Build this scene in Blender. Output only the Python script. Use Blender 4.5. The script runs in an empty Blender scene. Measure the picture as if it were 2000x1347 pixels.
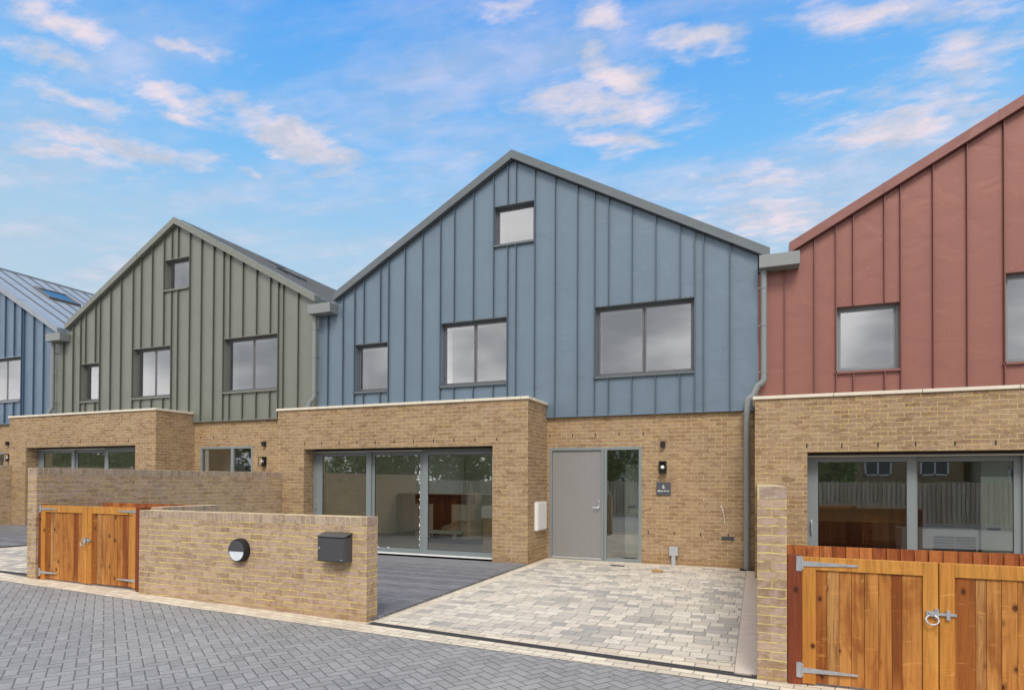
import bpy, bmesh, math, random
from mathutils import Matrix, Vector
random.seed(7)
sc = bpy.context.scene
COL = sc.collection
R = math.radians

# ---------------------------------------------------------------- camera
cd = bpy.data.cameras.new('camera'); cam = bpy.data.objects.new('camera', cd); COL.objects.link(cam)
cd.sensor_width = 36; cd.lens = 21.372; cd.shift_y = 0.1259; cd.clip_end = 3000; cd.clip_start = .05
yaw, pitch, roll = R(21.9345), R(.61594), R(.24639)
F = Vector((-math.sin(yaw), math.cos(yaw), 0)); Rt = Vector((math.cos(yaw), math.sin(yaw), 0)); U = Vector((0, 0, 1))
F2 = F*math.cos(pitch)+U*math.sin(pitch); U2 = U*math.cos(pitch)-F*math.sin(pitch)
R2 = Rt*math.cos(roll)+U2*math.sin(roll); U3 = U2*math.cos(roll)-Rt*math.sin(roll)
m = Matrix.Identity(4)
for i in range(3): m[i][0] = R2[i]; m[i][1] = U3[i]; m[i][2] = -F2[i]
m[2][3] = 1.68
cam.matrix_world = m
sc.camera = cam
sc.render.resolution_x = 1024; sc.render.resolution_y = 689
sc.cycles.max_bounces = 16; sc.cycles.diffuse_bounces = 7; sc.cycles.transparent_max_bounces = 24
sc.view_settings.view_transform = 'Standard'; sc.view_settings.look = 'None'
sc.view_settings.exposure = 1.0; sc.view_settings.gamma = 1

# ---------------------------------------------------------------- node helper
class NT:
    def __init__(s, nt):
        s.nt = nt; nt.nodes.clear()
    def n(s, t, **k):
        nd = s.nt.nodes.new(t)
        for a, v in k.items():
            if a[0] == '_': continue
            setattr(nd, a, v)
        return nd
    def set(s, sock, v):
        if isinstance(v, bpy.types.NodeSocket): s.nt.links.new(v, sock)
        elif isinstance(v, bpy.types.Node): s.nt.links.new(v.outputs[0], sock)
        else:
            if isinstance(v, tuple) and sock.type == 'RGBA' and len(v) == 3: v = v+(1,)
            sock.default_value = v
    def m(s, op, a, b=None, c=None, clamp=False):
        nd = s.n('ShaderNodeMath', operation=op); nd.use_clamp = clamp
        for i, v in enumerate((a, b, c)):
            if v is not None: s.set(nd.inputs[i], v)
        return nd.outputs[0]
    def vm(s, op, a, b=None):
        nd = s.n('ShaderNodeVectorMath', operation=op); s.set(nd.inputs[0], a)
        if b is not None: s.set(nd.inputs['Scale' if op == 'SCALE' else 1], b)
        return nd.outputs[0]
    def mix(s, f, a, b, mode='MIX'):
        nd = s.n('ShaderNodeMix', data_type='RGBA', blend_type=mode)
        s.set(nd.inputs[0], f); s.set(nd.inputs[6], a); s.set(nd.inputs[7], b)
        return nd.outputs[2]
    def noise(s, v, scale=5, detail=3, rough=.5, dist=0, out=0):
        nd = s.n('ShaderNodeTexNoise')
        if v is not None: s.set(nd.inputs['Vector'], v)
        nd.inputs['Scale'].default_value = scale; nd.inputs['Detail'].default_value = detail
        nd.inputs['Roughness'].default_value = rough; nd.inputs['Distortion'].default_value = dist
        return nd.outputs[out]
    def map(s, v, loc=(0, 0, 0), rot=(0, 0, 0), sca=(1, 1, 1), t='POINT'):
        nd = s.n('ShaderNodeMapping', vector_type=t); s.set(nd.inputs[0], v)
        nd.inputs[1].default_value = loc; nd.inputs[2].default_value = rot; nd.inputs[3].default_value = sca
        return nd.outputs[0]
    def ramp(s, f, stops):
        nd = s.n('ShaderNodeValToRGB'); s.set(nd.inputs[0], f)
        el = nd.color_ramp.elements
        while len(el) < len(stops): el.new(.5)
        for e, (p, c) in zip(el, stops):
            e.position = p; e.color = (c if isinstance(c, tuple) else (c, c, c))+(1,) if not (isinstance(c, tuple) and len(c) == 4) else c
        return nd.outputs[0]
    def rng(s, v, a, b, c=0, d=1, kind='SMOOTHSTEP'):
        nd = s.n('ShaderNodeMapRange', interpolation_type=kind); s.set(nd.inputs[0], v)
        for i, x in enumerate((a, b, c, d)): nd.inputs[i+1].default_value = x
        return nd.outputs[0]
    def sep(s, v):
        nd = s.n('ShaderNodeSeparateXYZ'); s.set(nd.inputs[0], v); return nd.outputs
    def comb(s, x, y, z=0.):
        nd = s.n('ShaderNodeCombineXYZ')
        for i, v in enumerate((x, y, z)): s.set(nd.inputs[i], v)
        return nd.outputs[0]
    def bump(s, h, strength=.5, dist=.01, normal=None):
        nd = s.n('ShaderNodeBump'); nd.inputs['Strength'].default_value = strength; nd.inputs['Distance'].default_value = dist
        s.set(nd.inputs['Height'], h)
        if normal is not None: s.set(nd.inputs['Normal'], normal)
        return nd.outputs[0]

# ---------------------------------------------------------------- world: blue sky ahead, grey cloud behind
SUN_EL, SUN_AZ = 48, 164       # azimuth of the sun clockwise from +Y
w = bpy.data.worlds.new('World'); sc.world = w; w.use_nodes = True
T = NT(w.node_tree)
sky = T.n('ShaderNodeTexSky', sky_type='NISHITA'); sky.sun_disc = False
sky.sun_elevation = R(SUN_EL); sky.sun_rotation = R(SUN_AZ); sky.air_density = 1.0; sky.dust_density = .4; sky.ozone_density = 2.0
tc = T.n('ShaderNodeTexCoord'); d = tc.outputs['Generated']; dx, dy, dz = T.sep(d)
zz = T.m('MAXIMUM', dz, .03)
p = T.comb(T.m('DIVIDE', dx, zz), T.m('DIVIDE', dy, zz))
warp = T.vm('SCALE', T.vm('SUBTRACT', T.noise(p, 4.0, 5, .58, out=1), (.5, .5, .5)), .27)
pw = T.vm('ADD', p, warp)
ELL = [(-1.263,1.402,1.240,0.259,0.141,1.2),(-1.418,1.115,1.036,0.126,0.074,1),(-1.467,1.206,1.012,0.074,0.052,1),(-1.425,0.886,0.931,0.156,0.087,1),
(-1.551,0.909,0.893,0.108,0.059,.9),(-1.321,0.843,0.785,0.048,0.041,.8),(-1.654,1.037,0.897,0.189,0.079,.9),(-1.800,1.233,0.777,0.331,0.108,1),
(-1.990,1.216,0.816,0.194,0.099,.9),(-1.231,1.038,0.650,0.119,0.041,.8),(-1.530,1.513,1.030,0.118,0.048,.7),(-0.323,1.455,1.099,0.156,0.089,1.1),
(-0.376,1.582,0.517,0.292,0.134,1),(-0.386,1.763,0.817,0.156,0.079,1),(-0.127,1.445,0.721,0.121,0.068,1.1),(-0.488,1.187,0.609,0.076,0.066,.8),
(-0.312,1.288,0.800,0.089,0.073,.9),(0.018,2.165,0.374,0.356,0.191,.8),(0.087,2.508,0.437,0.432,0.314,.9),(0.148,1.737,0.161,0.090,0.045,.6),
(0.365,2.015,0.526,0.212,0.145,1.2),(0.454,1.720,0.137,0.137,0.170,.9),(0.271,1.480,0.452,0.344,0.091,.8),(-0.833,1.677,0.609,0.079,0.071,.6),(0.472,1.920,0.675,0.325,0.144,.8)]
acc = None
for cx, cy_, a, ra, rb, k in ELL:
    g = T.n('ShaderNodeTexGradient', gradient_type='SPHERICAL')
    T.set(g.inputs[0], T.map(pw, (cx, cy_, 0), (0, 0, a), (ra*1.5, rb*1.4, 1), 'TEXTURE'))
    v = T.m('MULTIPLY', g.outputs[1], k)
    acc = v if acc is None else T.m('MAXIMUM', acc, v)
fine = T.noise(T.map(p, rot=(0, 0, -.9), sca=(1, 2.4, 1)), 7.0, 9, .60)
fine2 = T.noise(p, 22, 6, .6)
dens = T.m('ADD', T.m('MULTIPLY', acc, 1.05), T.m('MULTIPLY', T.m('SUBTRACT', fine, .5), 1.5))
dens = T.m('ADD', dens, T.m('MULTIPLY', T.m('SUBTRACT', fine2, .5), .35))
mask = T.m('MULTIPLY', T.rng(dens, .14, 1.1), .95)
veil = T.m('MULTIPLY', T.rng(T.noise(T.map(p, rot=(0, 0, -.6), sca=(.6, 1.6, 1)), 1.6, 7, .62), .40, .70), .48)
mask = T.m('MAXIMUM', mask, veil)
hor = T.rng(dz, .0, .34, 1, 0)                      # paler towards the horizon
shade = T.rng(T.noise(pw, 6, 4, .55), .3, .7)
cl = T.mix(shade, (.26, .29, .35), (.45, .385, .415))
nish = T.mix(1, T.vm('SCALE', sky.outputs[0], .06), (1.0, 1.25, 1.15), 'MULTIPLY')
grad = T.ramp(dz, [(0, (.30, .34, .37)), (.20, (.28, .33, .375)), (.34, (.215, .325, .425)), (.46, (.105, .275, .49)), (.62, (.042, .195, .48))])
blue = T.mix(.12, grad, nish)
front = T.mix(mask, blue, cl)
rear = T.rng(dy, .15, -.25)                          # overcast bank over the viewer's shoulder
over = T.mix(T.rng(T.noise(T.comb(T.m('MULTIPLY', dx, 1.), T.m('MULTIPLY', dz, 2.2), dy), 3.0, 5, .5), .36, .66), (.32, .33, .36), (.86, .84, .86))
top = T.rng(dz, .62, .9)
rear = T.m('MAXIMUM', rear, T.m('MULTIPLY', top, .75))
final = T.mix(rear, front, over)
bg = T.n('ShaderNodeBackground'); T.set(bg.inputs[0], T.vm('SCALE', final, 10.)); bg.inputs[1].default_value = .1
T.set(T.n('ShaderNodeOutputWorld').inputs[0], bg.outputs[0])

sd = bpy.data.lights.new('sun', 'SUN'); sd.energy = 1.15; sd.angle = R(22); sd.color = (1, .95, .87)
so = bpy.data.objects.new('sun', sd); COL.objects.link(so)
az = R(SUN_AZ); v = Vector((math.sin(az)*math.cos(R(SUN_EL)), math.cos(az)*math.cos(R(SUN_EL)), math.sin(R(SUN_EL))))
so.rotation_euler = v.to_track_quat('Z', 'Y').to_euler()

# ---------------------------------------------------------------- materials
def new_mat(name):
    mt = bpy.data.materials.new(name); mt.use_nodes = True
    T = NT(mt.node_tree); b = T.n('ShaderNodeBsdfPrincipled'); o = T.n('ShaderNodeOutputMaterial')
    T.nt.links.new(b.outputs[0], o.inputs[0]); T.b = b; T.o = o
    return mt, T
def objco(T): return T.n('ShaderNodeTexCoord').outputs['Object']
def plain(name, col, rough=.5, metal=0, spec=.5, var=.06, scale=8, bump=0, coat=0):
    mt, T = new_mat(name); c = objco(T)
    n = T.noise(c, scale, 5, .6)
    lo = tuple(x*(1-var*2) for x in col); hi = tuple(min(1, x*(1+var*2)) for x in col)
    T.set(T.b.inputs['Base Color'], T.mix(n, lo, hi))
    T.set(T.b.inputs['Roughness'], T.rng(n, .2, .8, rough-.05, rough+.05)); T.b.inputs['Metallic'].default_value = metal
    T.b.inputs['Specular IOR Level'].default_value = spec; T.b.inputs['Coat Weight'].default_value = coat
    if bump: T.set(T.b.inputs['Normal'], T.bump(T.noise(c, scale*6, 4, .6), bump, .004))
    return mt
def face_uv(T):
    x, y, z = T.sep(objco(T)); g = T.n('ShaderNodeNewGeometry')
    nx, ny, nz = T.sep(g.outputs['True Normal'])
    sx = T.m('GREATER_THAN', T.m('ABSOLUTE', nx), .6); sz = T.m('GREATER_THAN', T.m('ABSOLUTE', nz), .6)
    u = T.m('ADD', T.m('MULTIPLY', x, T.m('SUBTRACT', 1., sx)), T.m('MULTIPLY', T.m('ADD', y, .06), sx))
    v = T.m('ADD', T.m('MULTIPLY', z, T.m('SUBTRACT', 1., sz)), T.m('MULTIPLY', y, sz))
    return T.comb(u, v), T.comb(x, y, z)
def brick(name, c1, c2, mortar, bw=.225, rh=.075, off=.5, ms=.0055, dark=.35, msm=.15, k=1., axis=None, yel=None, pink=None, vert=1.):
    mt, T = new_mat(name); uv, c3 = face_uv(T)
    if axis is not None:
        g = T.n('ShaderNodeNewGeometry'); nn = T.sep(g.outputs['True Normal'])
        endf = T.m('GREATER_THAN', T.m('ABSOLUTE', nn[1 if axis == 'y' else 0]), .6)
        k = T.m('SUBTRACT', 1., T.m('MULTIPLY', endf, .72))
    wob = T.vm('SCALE', T.vm('SUBTRACT', T.noise(c3, 7, 3, .6, out=1), (.5, .5, .5)), .022)
    wob2 = T.vm('SCALE', T.vm('SUBTRACT', T.noise(c3, 45, 2, .5, out=1), (.5, .5, .5)), .006)
    uvw = T.vm('ADD', T.vm('ADD', uv, wob), wob2)
    ux, vx, _z = T.sep(uvw); uvw = T.comb(T.m('MULTIPLY', ux, k), vx)
    if isinstance(k, float): bw = bw*k
    b = T.n('ShaderNodeTexBrick'); b.offset = off; b.squash = 1
    T.set(b.inputs['Vector'], uvw); b.inputs['Scale'].default_value = 1; b.inputs['Brick Width'].default_value = bw; b.inputs['Row Height'].default_value = rh
    b.inputs['Mortar Size'].default_value = ms; b.inputs['Mortar Smooth'].default_value = msm; b.inputs['Bias'].default_value = 0
    T.set(b.inputs['Color1'], (0, 0, 0)); T.set(b.inputs['Color2'], (1, 1, 1)); T.set(b.inputs['Mortar'], (.5, .5, .5))
    rnd = T.sep(b.outputs['Color'])[0]
    base = T.ramp(rnd, [(0, tuple(x*.86 for x in c1)), (.12, c1), (.5, tuple((p+q)/2 for p, q in zip(c1, c2))), (.85, c2), (1, tuple(min(1, x*1.1) for x in c2))])
    # creased faces: streaks along the brick, a few deep dark dints, pale sandy patches
    st = T.noise(T.map(c3, sca=(7, 7, 34)), 1.5, 5, .7, 1.2)
    base = T.mix(T.rng(st, .35, .7, 0, .62), base, tuple(x*.58 for x in c1))
    if pink: base = T.mix(T.rng(T.noise(c3, 11, 4, .6), .42, .66, 0, .75), base, pink)
    base = T.mix(T.rng(T.noise(c3, 23, 4, .65), .52, .75, 0, .55), base, tuple(min(1, x*1.35) for x in c2))
    base = T.mix(T.rng(T.noise(T.map(c3, sca=(12, 12, 30)), 2, 4, .6, 1.5), .66, .76, 0, dark), base, (.06, .04, .025))
    base = T.mix(T.rng(T.noise(c3, .9, 4, .6), .4, .75, 0, .22), base, tuple(min(1, x*1.3) for x in c2))
    mor = T.mix(T.noise(c3, 6, 4, .7), tuple(x*.62 for x in mortar), tuple(min(1, x*1.2) for x in mortar))
    if yel: mor = T.mix(T.rng(T.noise(c3, 1.3, 3, .6), .42, .62), mor, yel)
    up = T.m('GREATER_THAN', T.sep(T.n('ShaderNodeNewGeometry').outputs['True Normal'])[2], .6)
    smear_toplit = T.m('MAXIMUM', T.rng(T.noise(c3, 14, 5, .7), .60, .74, 0, .5), T.m('MULTIPLY', up, T.rng(T.noise(c3, 9, 4, .6), .3, .6, .2, .95)))  # mortar smears and capping, with skylight brightness on up-faces mixed into the colour
    lost = T.rng(T.noise(T.map(c3, sca=(3, 3, 9)), 1.6, 4, .65), .50, .64)
    mor = T.mix(T.m('MULTIPLY', lost, .75), mor, tuple(x*.45 for x in c1))
    fv = T.m('MULTIPLY', T.m('FRACT', T.m('DIVIDE', vx, rh)), rh)
    isv = T.rng(T.m('MINIMUM', fv, T.m('SUBTRACT', rh, fv)), .008, .014)
    fac = T.m('MULTIPLY', b.outputs['Fac'], T.m('SUBTRACT', 1., T.m('MULTIPLY', isv, 1-vert)))
    fac = T.m('MAXIMUM', fac, smear_toplit)
    col = T.mix(fac, base, mor)
    pz = T.sep(T.n('ShaderNodeNewGeometry').outputs['Position'])[2]
    damp = T.rng(T.m('ADD', pz, T.m('MULTIPLY', T.noise(c3, 2.2, 4, .6), .35)), .40, .12, 0, .42)
    col = T.mix(damp, col, (.27, .155, .06))
    col = T.mix(T.rng(T.noise(T.map(c3, sca=(1.2, 1.2, .8)), 1.7, 5, .65), .60, .78, 0, .28), col, (.62, .55, .45))
    T.set(T.b.inputs['Base Color'], col); T.b.inputs['Roughness'].default_value = .92; T.b.inputs['Specular IOR Level'].default_value = .2
    h = T.m('ADD', T.m('MULTIPLY', T.m('SUBTRACT', 1., b.outputs['Fac']), 1.), T.m('MULTIPLY', st, .9))
    T.set(T.b.inputs['Normal'], T.bump(h, .8, .008))
    return mt
M = {}
M['brick'] = brick('house brick', (.30, .190, .105), (.43, .305, .18), (.66, .53, .30), yel=(.66, .51, .22), pink=(.36, .235, .175), vert=.85)
M['gbrick'] = brick('garden wall brick', (.38, .255, .16), (.54, .40, .27), (.76, .60, .27), k=1.2, yel=(.80, .64, .20), pink=(.48, .355, .315), vert=.55)
RL = dict(bw=.075, rh=.24, off=0, pink=(.44, .33, .29))
M['rowlock'] = brick('brick on edge', (.37, .27, .20), (.53, .41, .31), (.66, .55, .30), axis='x', **RL)
M['rowlocky'] = brick('brick on edge across', (.37, .27, .20), (.53, .41, .31), (.66, .55, .30), axis='y', **RL)
M['stone'] = plain('coping stone', (.72, .66, .54), .8, var=.08, scale=5, bump=.3)
def cladding(name, col):
    mt, T = new_mat(name); c = objco(T)
    x, y, z = T.sep(c)
    lf = T.noise(T.map(c, sca=(1.6, 1, .5)), 1.1, 3, .5)
    rip = T.noise(T.map(c, sca=(2.2, 1, 2.6)), 1., 2, .45, .8)
    cc = T.mix(lf, tuple(k*.90 for k in col), tuple(k*1.10 for k in col))
    spots = T.rng(T.noise(c, 26, 1, .5), .80, .83, 0, .5)
    cc = T.mix(T.rng(T.noise(T.map(c, sca=(9, 9, .7)), 2.5, 4, .7), .55, .8, 0, .18), cc, tuple(min(1, k*1.35) for k in col))
    cc = T.mix(spots, cc, (.7, .7, .7))
    T.set(T.b.inputs['Base Color'], cc); T.b.inputs['Metallic'].default_value = .15
    T.set(T.b.inputs['Roughness'], T.rng(rip, .3, .7, .34, .52)); T.b.inputs['Specular IOR Level'].default_value = .4
    h = T.m('ADD', T.m('MULTIPLY', rip, 1.), T.m('MULTIPLY', lf, .6))
    T.set(T.b.inputs['Normal'], T.bump(h, .4, .026))
    return mt
M['blue'] = cladding('slate blue zinc', (.155, .212, .266))
M['green'] = cladding('olive grey zinc', (.203, .213, .183))
M['red'] = cladding('oxide red zinc', (.275, .116, .090))
M['bright'] = cladding('pale blue zinc', (.145, .205, .28))
M['tblue'] = cladding('blue grey trim', (.135, .155, .165)); M['tgreen'] = cladding('green grey trim', (.205, .215, .185)); M['tred'] = cladding('red trim', (.23, .10, .085))
for q, cq in (('blue', (.085, .12, .155)), ('green', (.105, .113, .09)), ('red', (.20, .075, .06)), ('bright', (.07, .12, .19))): M['shaded_seam_'+q] = plain('folded '+q+' seam', cq, .5, .1); M['tbright'] = cladding('light grey trim', (.28, .32, .36))  # seams coloured darker than the sheets to paint in the fold shadow
def roofmat(name, col):
    mt, T = new_mat(name); c = objco(T)
    T.set(T.b.inputs['Base Color'], T.mix(T.noise(T.map(c, sca=(1, 3, 1)), 1.5, 3, .5), tuple(k*.85 for k in col), tuple(k*1.1 for k in col)))
    T.b.inputs['Metallic'].default_value = .55; T.b.inputs['Roughness'].default_value = .42
    return mt
M['roofgrey'] = roofmat('roof zinc grey', (.27, .28, .255)); M['roofpale'] = roofmat('roof zinc pale', (.42, .46, .49))
M['seam'] = plain('folded seam zinc', (.12, .135, .15), .6, .2, var=.1)  # dark tone paints the gap shadow along roof seams and ridge
M['gutter'] = plain('gutter grey', (.23, .25, .245), .45, .1, var=.04)
M['frame'] = plain('window frame grey', (.225, .255, .262), .4, var=.02)
M['frame_dark'] = plain('window frame brown grey', (.125, .125, .132), .4, var=.02)
M['door'] = plain('door leaf grey', (.255, .255, .25), .45, var=.03)
M['dark'] = plain('dark recess', (.02, .02, .02), .7)
M['black'] = plain('black fitting', (.012, .012, .014), .4)
M['anthracite'] = plain('anthracite powder coat', (.085, .088, .095), .38, .2, var=.05, scale=30)
M['white'] = plain('white plastic', (.78, .78, .76), .4, var=.03)
M['silver'] = plain('galvanised steel', (.62, .64, .66), .36, .75, var=.15, scale=25, bump=.2)
M['casing'] = plain('heat pump casing', (.50, .51, .51), .45, var=.03)
M['ppipe'] = plain('grey plastic pipe', (.42, .44, .47), .45)
M['diffuser'] = plain('frosted glass', (.72, .78, .82), .25)
M['wallw'] = plain('cream wall paint', (.88, .87, .76), .9, var=.02)
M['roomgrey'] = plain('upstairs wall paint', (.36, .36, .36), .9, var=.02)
M['ceil'] = plain('white ceiling paint', (.75, .75, .72), .9, var=.02)
M['reveal'] = plain('white window board', (.93, .93, .92), .5, var=.02)
M['floor'] = plain('beige floor tile', (.50, .44, .34), .45, var=.1, scale=2)
M['cab'] = plain('dark reflection tone', (.010, .0045, .0035), .4)  # near-black tone imitating a dark reflection in the patio glass
M['worktop'] = plain('light oak worktop', (.42, .33, .17), .5)
M['sheet'] = plain('dust sheet', (.55, .48, .34), .8, var=.15, scale=6, bump=.6)
M['card'] = plain('cardboard', (.48, .36, .20), .8)
M['pvc'] = plain('pale profile', (.62, .68, .60), .5)
M['flatroof'] = plain('flat roof membrane', (.12, .12, .12), .9)
M['sign'] = plain('slate sign', (.075, .08, .095), .5)
M['letter'] = plain('sign lettering', (.75, .75, .72), .5)
M['clay'] = plain('clay brick piece', (.42, .24, .10), .9, var=.2, scale=30)
M['bulb'] = plain('opal bulb', (.85, .85, .85), .2)
M['leafg'] = plain('leaf green', (.075, .13, .03), .6, var=.4, scale=1.5)
M['bark'] = plain('bark', (.10, .07, .045), .9)
M['render'] = plain('white render', (.75, .75, .72), .85)
M['creamr'] = plain('cream render', (.55, .54, .40), .85)
M['tile'] = plain('roof tile brown', (.14, .08, .06), .85)
def glass(name, lo, tint):
    mt, T = new_mat(name); T.nt.nodes.remove(T.b)
    g = T.n('ShaderNodeBsdfGlossy'); g.inputs['Roughness'].default_value = .0; T.set(g.inputs[0], (.96, .98, .97))
    t = T.n('ShaderNodeBsdfTransparent'); T.set(t.inputs[0], tint)
    c = objco(T)
    nrm = T.bump(T.noise(c, 1.3, 2, .5), .04, .01)
    T.set(g.inputs['Normal'], nrm)
    fr = T.n('ShaderNodeFresnel'); fr.inputs[0].default_value = 1.5
    f = T.m('ADD', lo, T.m('MULTIPLY', fr.outputs[0], 1-lo), clamp=True)
    mx = T.n('ShaderNodeMixShader'); T.set(mx.inputs[0], f); T.set(mx.inputs[1], t.outputs[0]); T.set(mx.inputs[2], g.outputs[0])
    T.set(T.o.inputs[0], mx.outputs[0])
    return mt
M['glass'] = glass('solar control glass', .31, (.95, .97, .95))
M['pglass'] = glass('patio door glass', .27, (.95, .98, .93))
def timber(name, c1, c2, knots=True, ramp=None):
    mt, T = new_mat(name); c = objco(T)
    isl = T.n('ShaderNodeNewGeometry').outputs['Random Per Island']
    off = T.comb(T.m('MULTIPLY', isl, 137.), T.m('MULTIPLY', isl, 71.), T.m('MULTIPLY', isl, 223.))
    cv = T.vm('ADD', c, off)
    grain = T.noise(T.map(cv, sca=(34, 34, 1.6)), 1., 5, .65, .8)
    broad = T.noise(T.map(cv, sca=(7, 7, .9)), 1., 3, .5, .5)
    base = T.mix(isl, c1, c2) if not ramp else T.ramp(T.m('FRACT', T.m('MULTIPLY', isl, 7.31)), ramp)
    base = T.mix(T.rng(grain, .35, .7, 0, .7), base, tuple(k*.55 for k in c1))
    base = T.mix(T.rng(broad, .45, .8, 0, .5), base, (c2[0]*1.15, c2[1]*1.2, c2[2]*1.3))
    if knots:
        base = T.mix(T.rng(T.noise(T.map(cv, sca=(5, 5, 2.2)), 1., 4, .6, 1.2), .5, .72, 0, .55), base, (c1[0]*.9, c1[1]*.75, c1[2]*.7))
        base = T.mix(T.rng(T.noise(T.map(cv, sca=(3, 3, 16)), 1., 3, .6, 1.5), .60, .72, 0, .35), base, (min(1, c2[0]*1.3), c2[1]*1.35, c2[2]*1.5))
        vo = T.n('ShaderNodeTexVoronoi'); vo.inputs['Scale'].default_value = 1
        T.set(vo.inputs['Vector'], T.map(cv, sca=(7.3, 7.3, 4.9)))
        dd = T.m('ADD', vo.outputs['Distance'], T.m('MULTIPLY', T.m('SUBTRACT', T.noise(cv, 30, 3, .6), .5), .12))
        sel = T.m('GREATER_THAN', T.sep(vo.outputs['Color'])[0], .45)
        ring = T.m('MULTIPLY', T.rng(dd, .26, .10), sel)
        base = T.mix(T.m('MULTIPLY', ring, .5), base, tuple(k*.5 for k in c1))
        base = T.mix(T.m('MULTIPLY', T.m('MULTIPLY', T.rng(dd, .15, .09), sel), .9), base, (.05, .018, .008))
    T.set(T.b.inputs['Base Color'], base); T.b.inputs['Roughness'].default_value = .68; T.b.inputs['Specular IOR Level'].default_value = .3
    T.set(T.b.inputs['Normal'], T.bump(grain, .35, .004))
    return mt
M['timber'] = timber('treated softwood', (.26, .070, .012), (.60, .27, .065), ramp=[(0, (.20, .050, .010)), (.25, (.32, .10, .018)), (.5, (.43, .165, .032)), (.75, (.50, .21, .048)), (1, (.48, .25, .085))])
M['railwood'] = timber('planed softwood rail', (.52, .21, .036), (.62, .29, .06))
M['redwood'] = timber('red stained post', (.20, .045, .018), (.26, .07, .025))
M['feather'] = timber('red stained board', (.26, .055, .014), (.62, .22, .06))
M['greywood'] = timber('weathered picket', (.50, .40, .28), (.74, .62, .46), False)

def herring():
    mt, T = new_mat('charcoal block paving'); c = objco(T)
    wob = T.vm('SCALE', T.vm('SUBTRACT', T.noise(c, 12, 2, .5, out=1), (.5, .5, .5)), .008)
    q = T.map(T.vm('ADD', c, wob), rot=(0, 0, R(-55.7)), sca=(10, 10, 10))
    x, y, z = T.sep(q)
    fi, fj = T.m('FLOOR', x), T.m('FLOOR', y); fx, fy = T.m('FRACT', x), T.m('FRACT', y)
    k = T.m('FLOORED_MODULO', T.m('SUBTRACT', fi, fj), 4.)
    k = T.m('ROUND', k)
    e = [T.m('COMPARE', k, float(i), .1) for i in range(4)]
    hz = T.m('ADD', e[0], e[1])
    lx = T.m('ADD', fx, e[1]); ly = T.m('ADD', fy, e[2])
    W = T.m('ADD', 1., hz); H = T.m('SUBTRACT', 2., hz)
    dxx = T.m('MINIMUM', lx, T.m('SUBTRACT', W, lx)); dyy = T.m('MINIMUM', ly, T.m('SUBTRACT', H, ly))
    dd = T.m('MINIMUM', dxx, dyy)
    idv = T.comb(T.m('SUBTRACT', fi, e[1]), T.m('SUBTRACT', fj, e[2]), hz)
    wn = T.n('ShaderNodeTexWhiteNoise', noise_dimensions='3D'); T.set(wn.inputs[0], idv)
    rnd = wn.outputs[0]
    joint = T.rng(dd, .018, .055, 1, 0)
    base = T.mix(rnd, (.20, .197, .194), (.28, .275, .27))
    sp = T.noise(c, 60, 4, .75)
    base = T.mix(T.rng(sp, .4, .75, 0, .6), base, (.46, .46, .465))
    base = T.mix(T.rng(T.noise(c, 14, 4, .6), .5, .75, 0, .35), base, (.155, .153, .152))
    base = T.mix(T.rng(T.noise(c, .8, 4, .6), .4, .7, 0, .4), base, (.36, .355, .34))
    base = T.mix(T.rng(T.noise(T.map(c, rot=(0, 0, .3), sca=(.5, 2, 1)), 1.1, 5, .65), .55, .75, 0, .35), base, (.15, .15, .155))
    base = T.mix(T.m('MULTIPLY', joint, .8), base, (.07, .07, .074))
    T.set(T.b.inputs['Base Color'], base); T.b.inputs['Roughness'].default_value = .8
    h = T.m('ADD', T.rng(dd, .0, .12, 0, 1), T.m('ADD', T.m('MULTIPLY', rnd, .25), T.m('MULTIPLY', sp, .35)))
    T.set(T.b.inputs['Normal'], T.bump(h, .8, .008))
    return mt
M['herring'] = herring()
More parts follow.
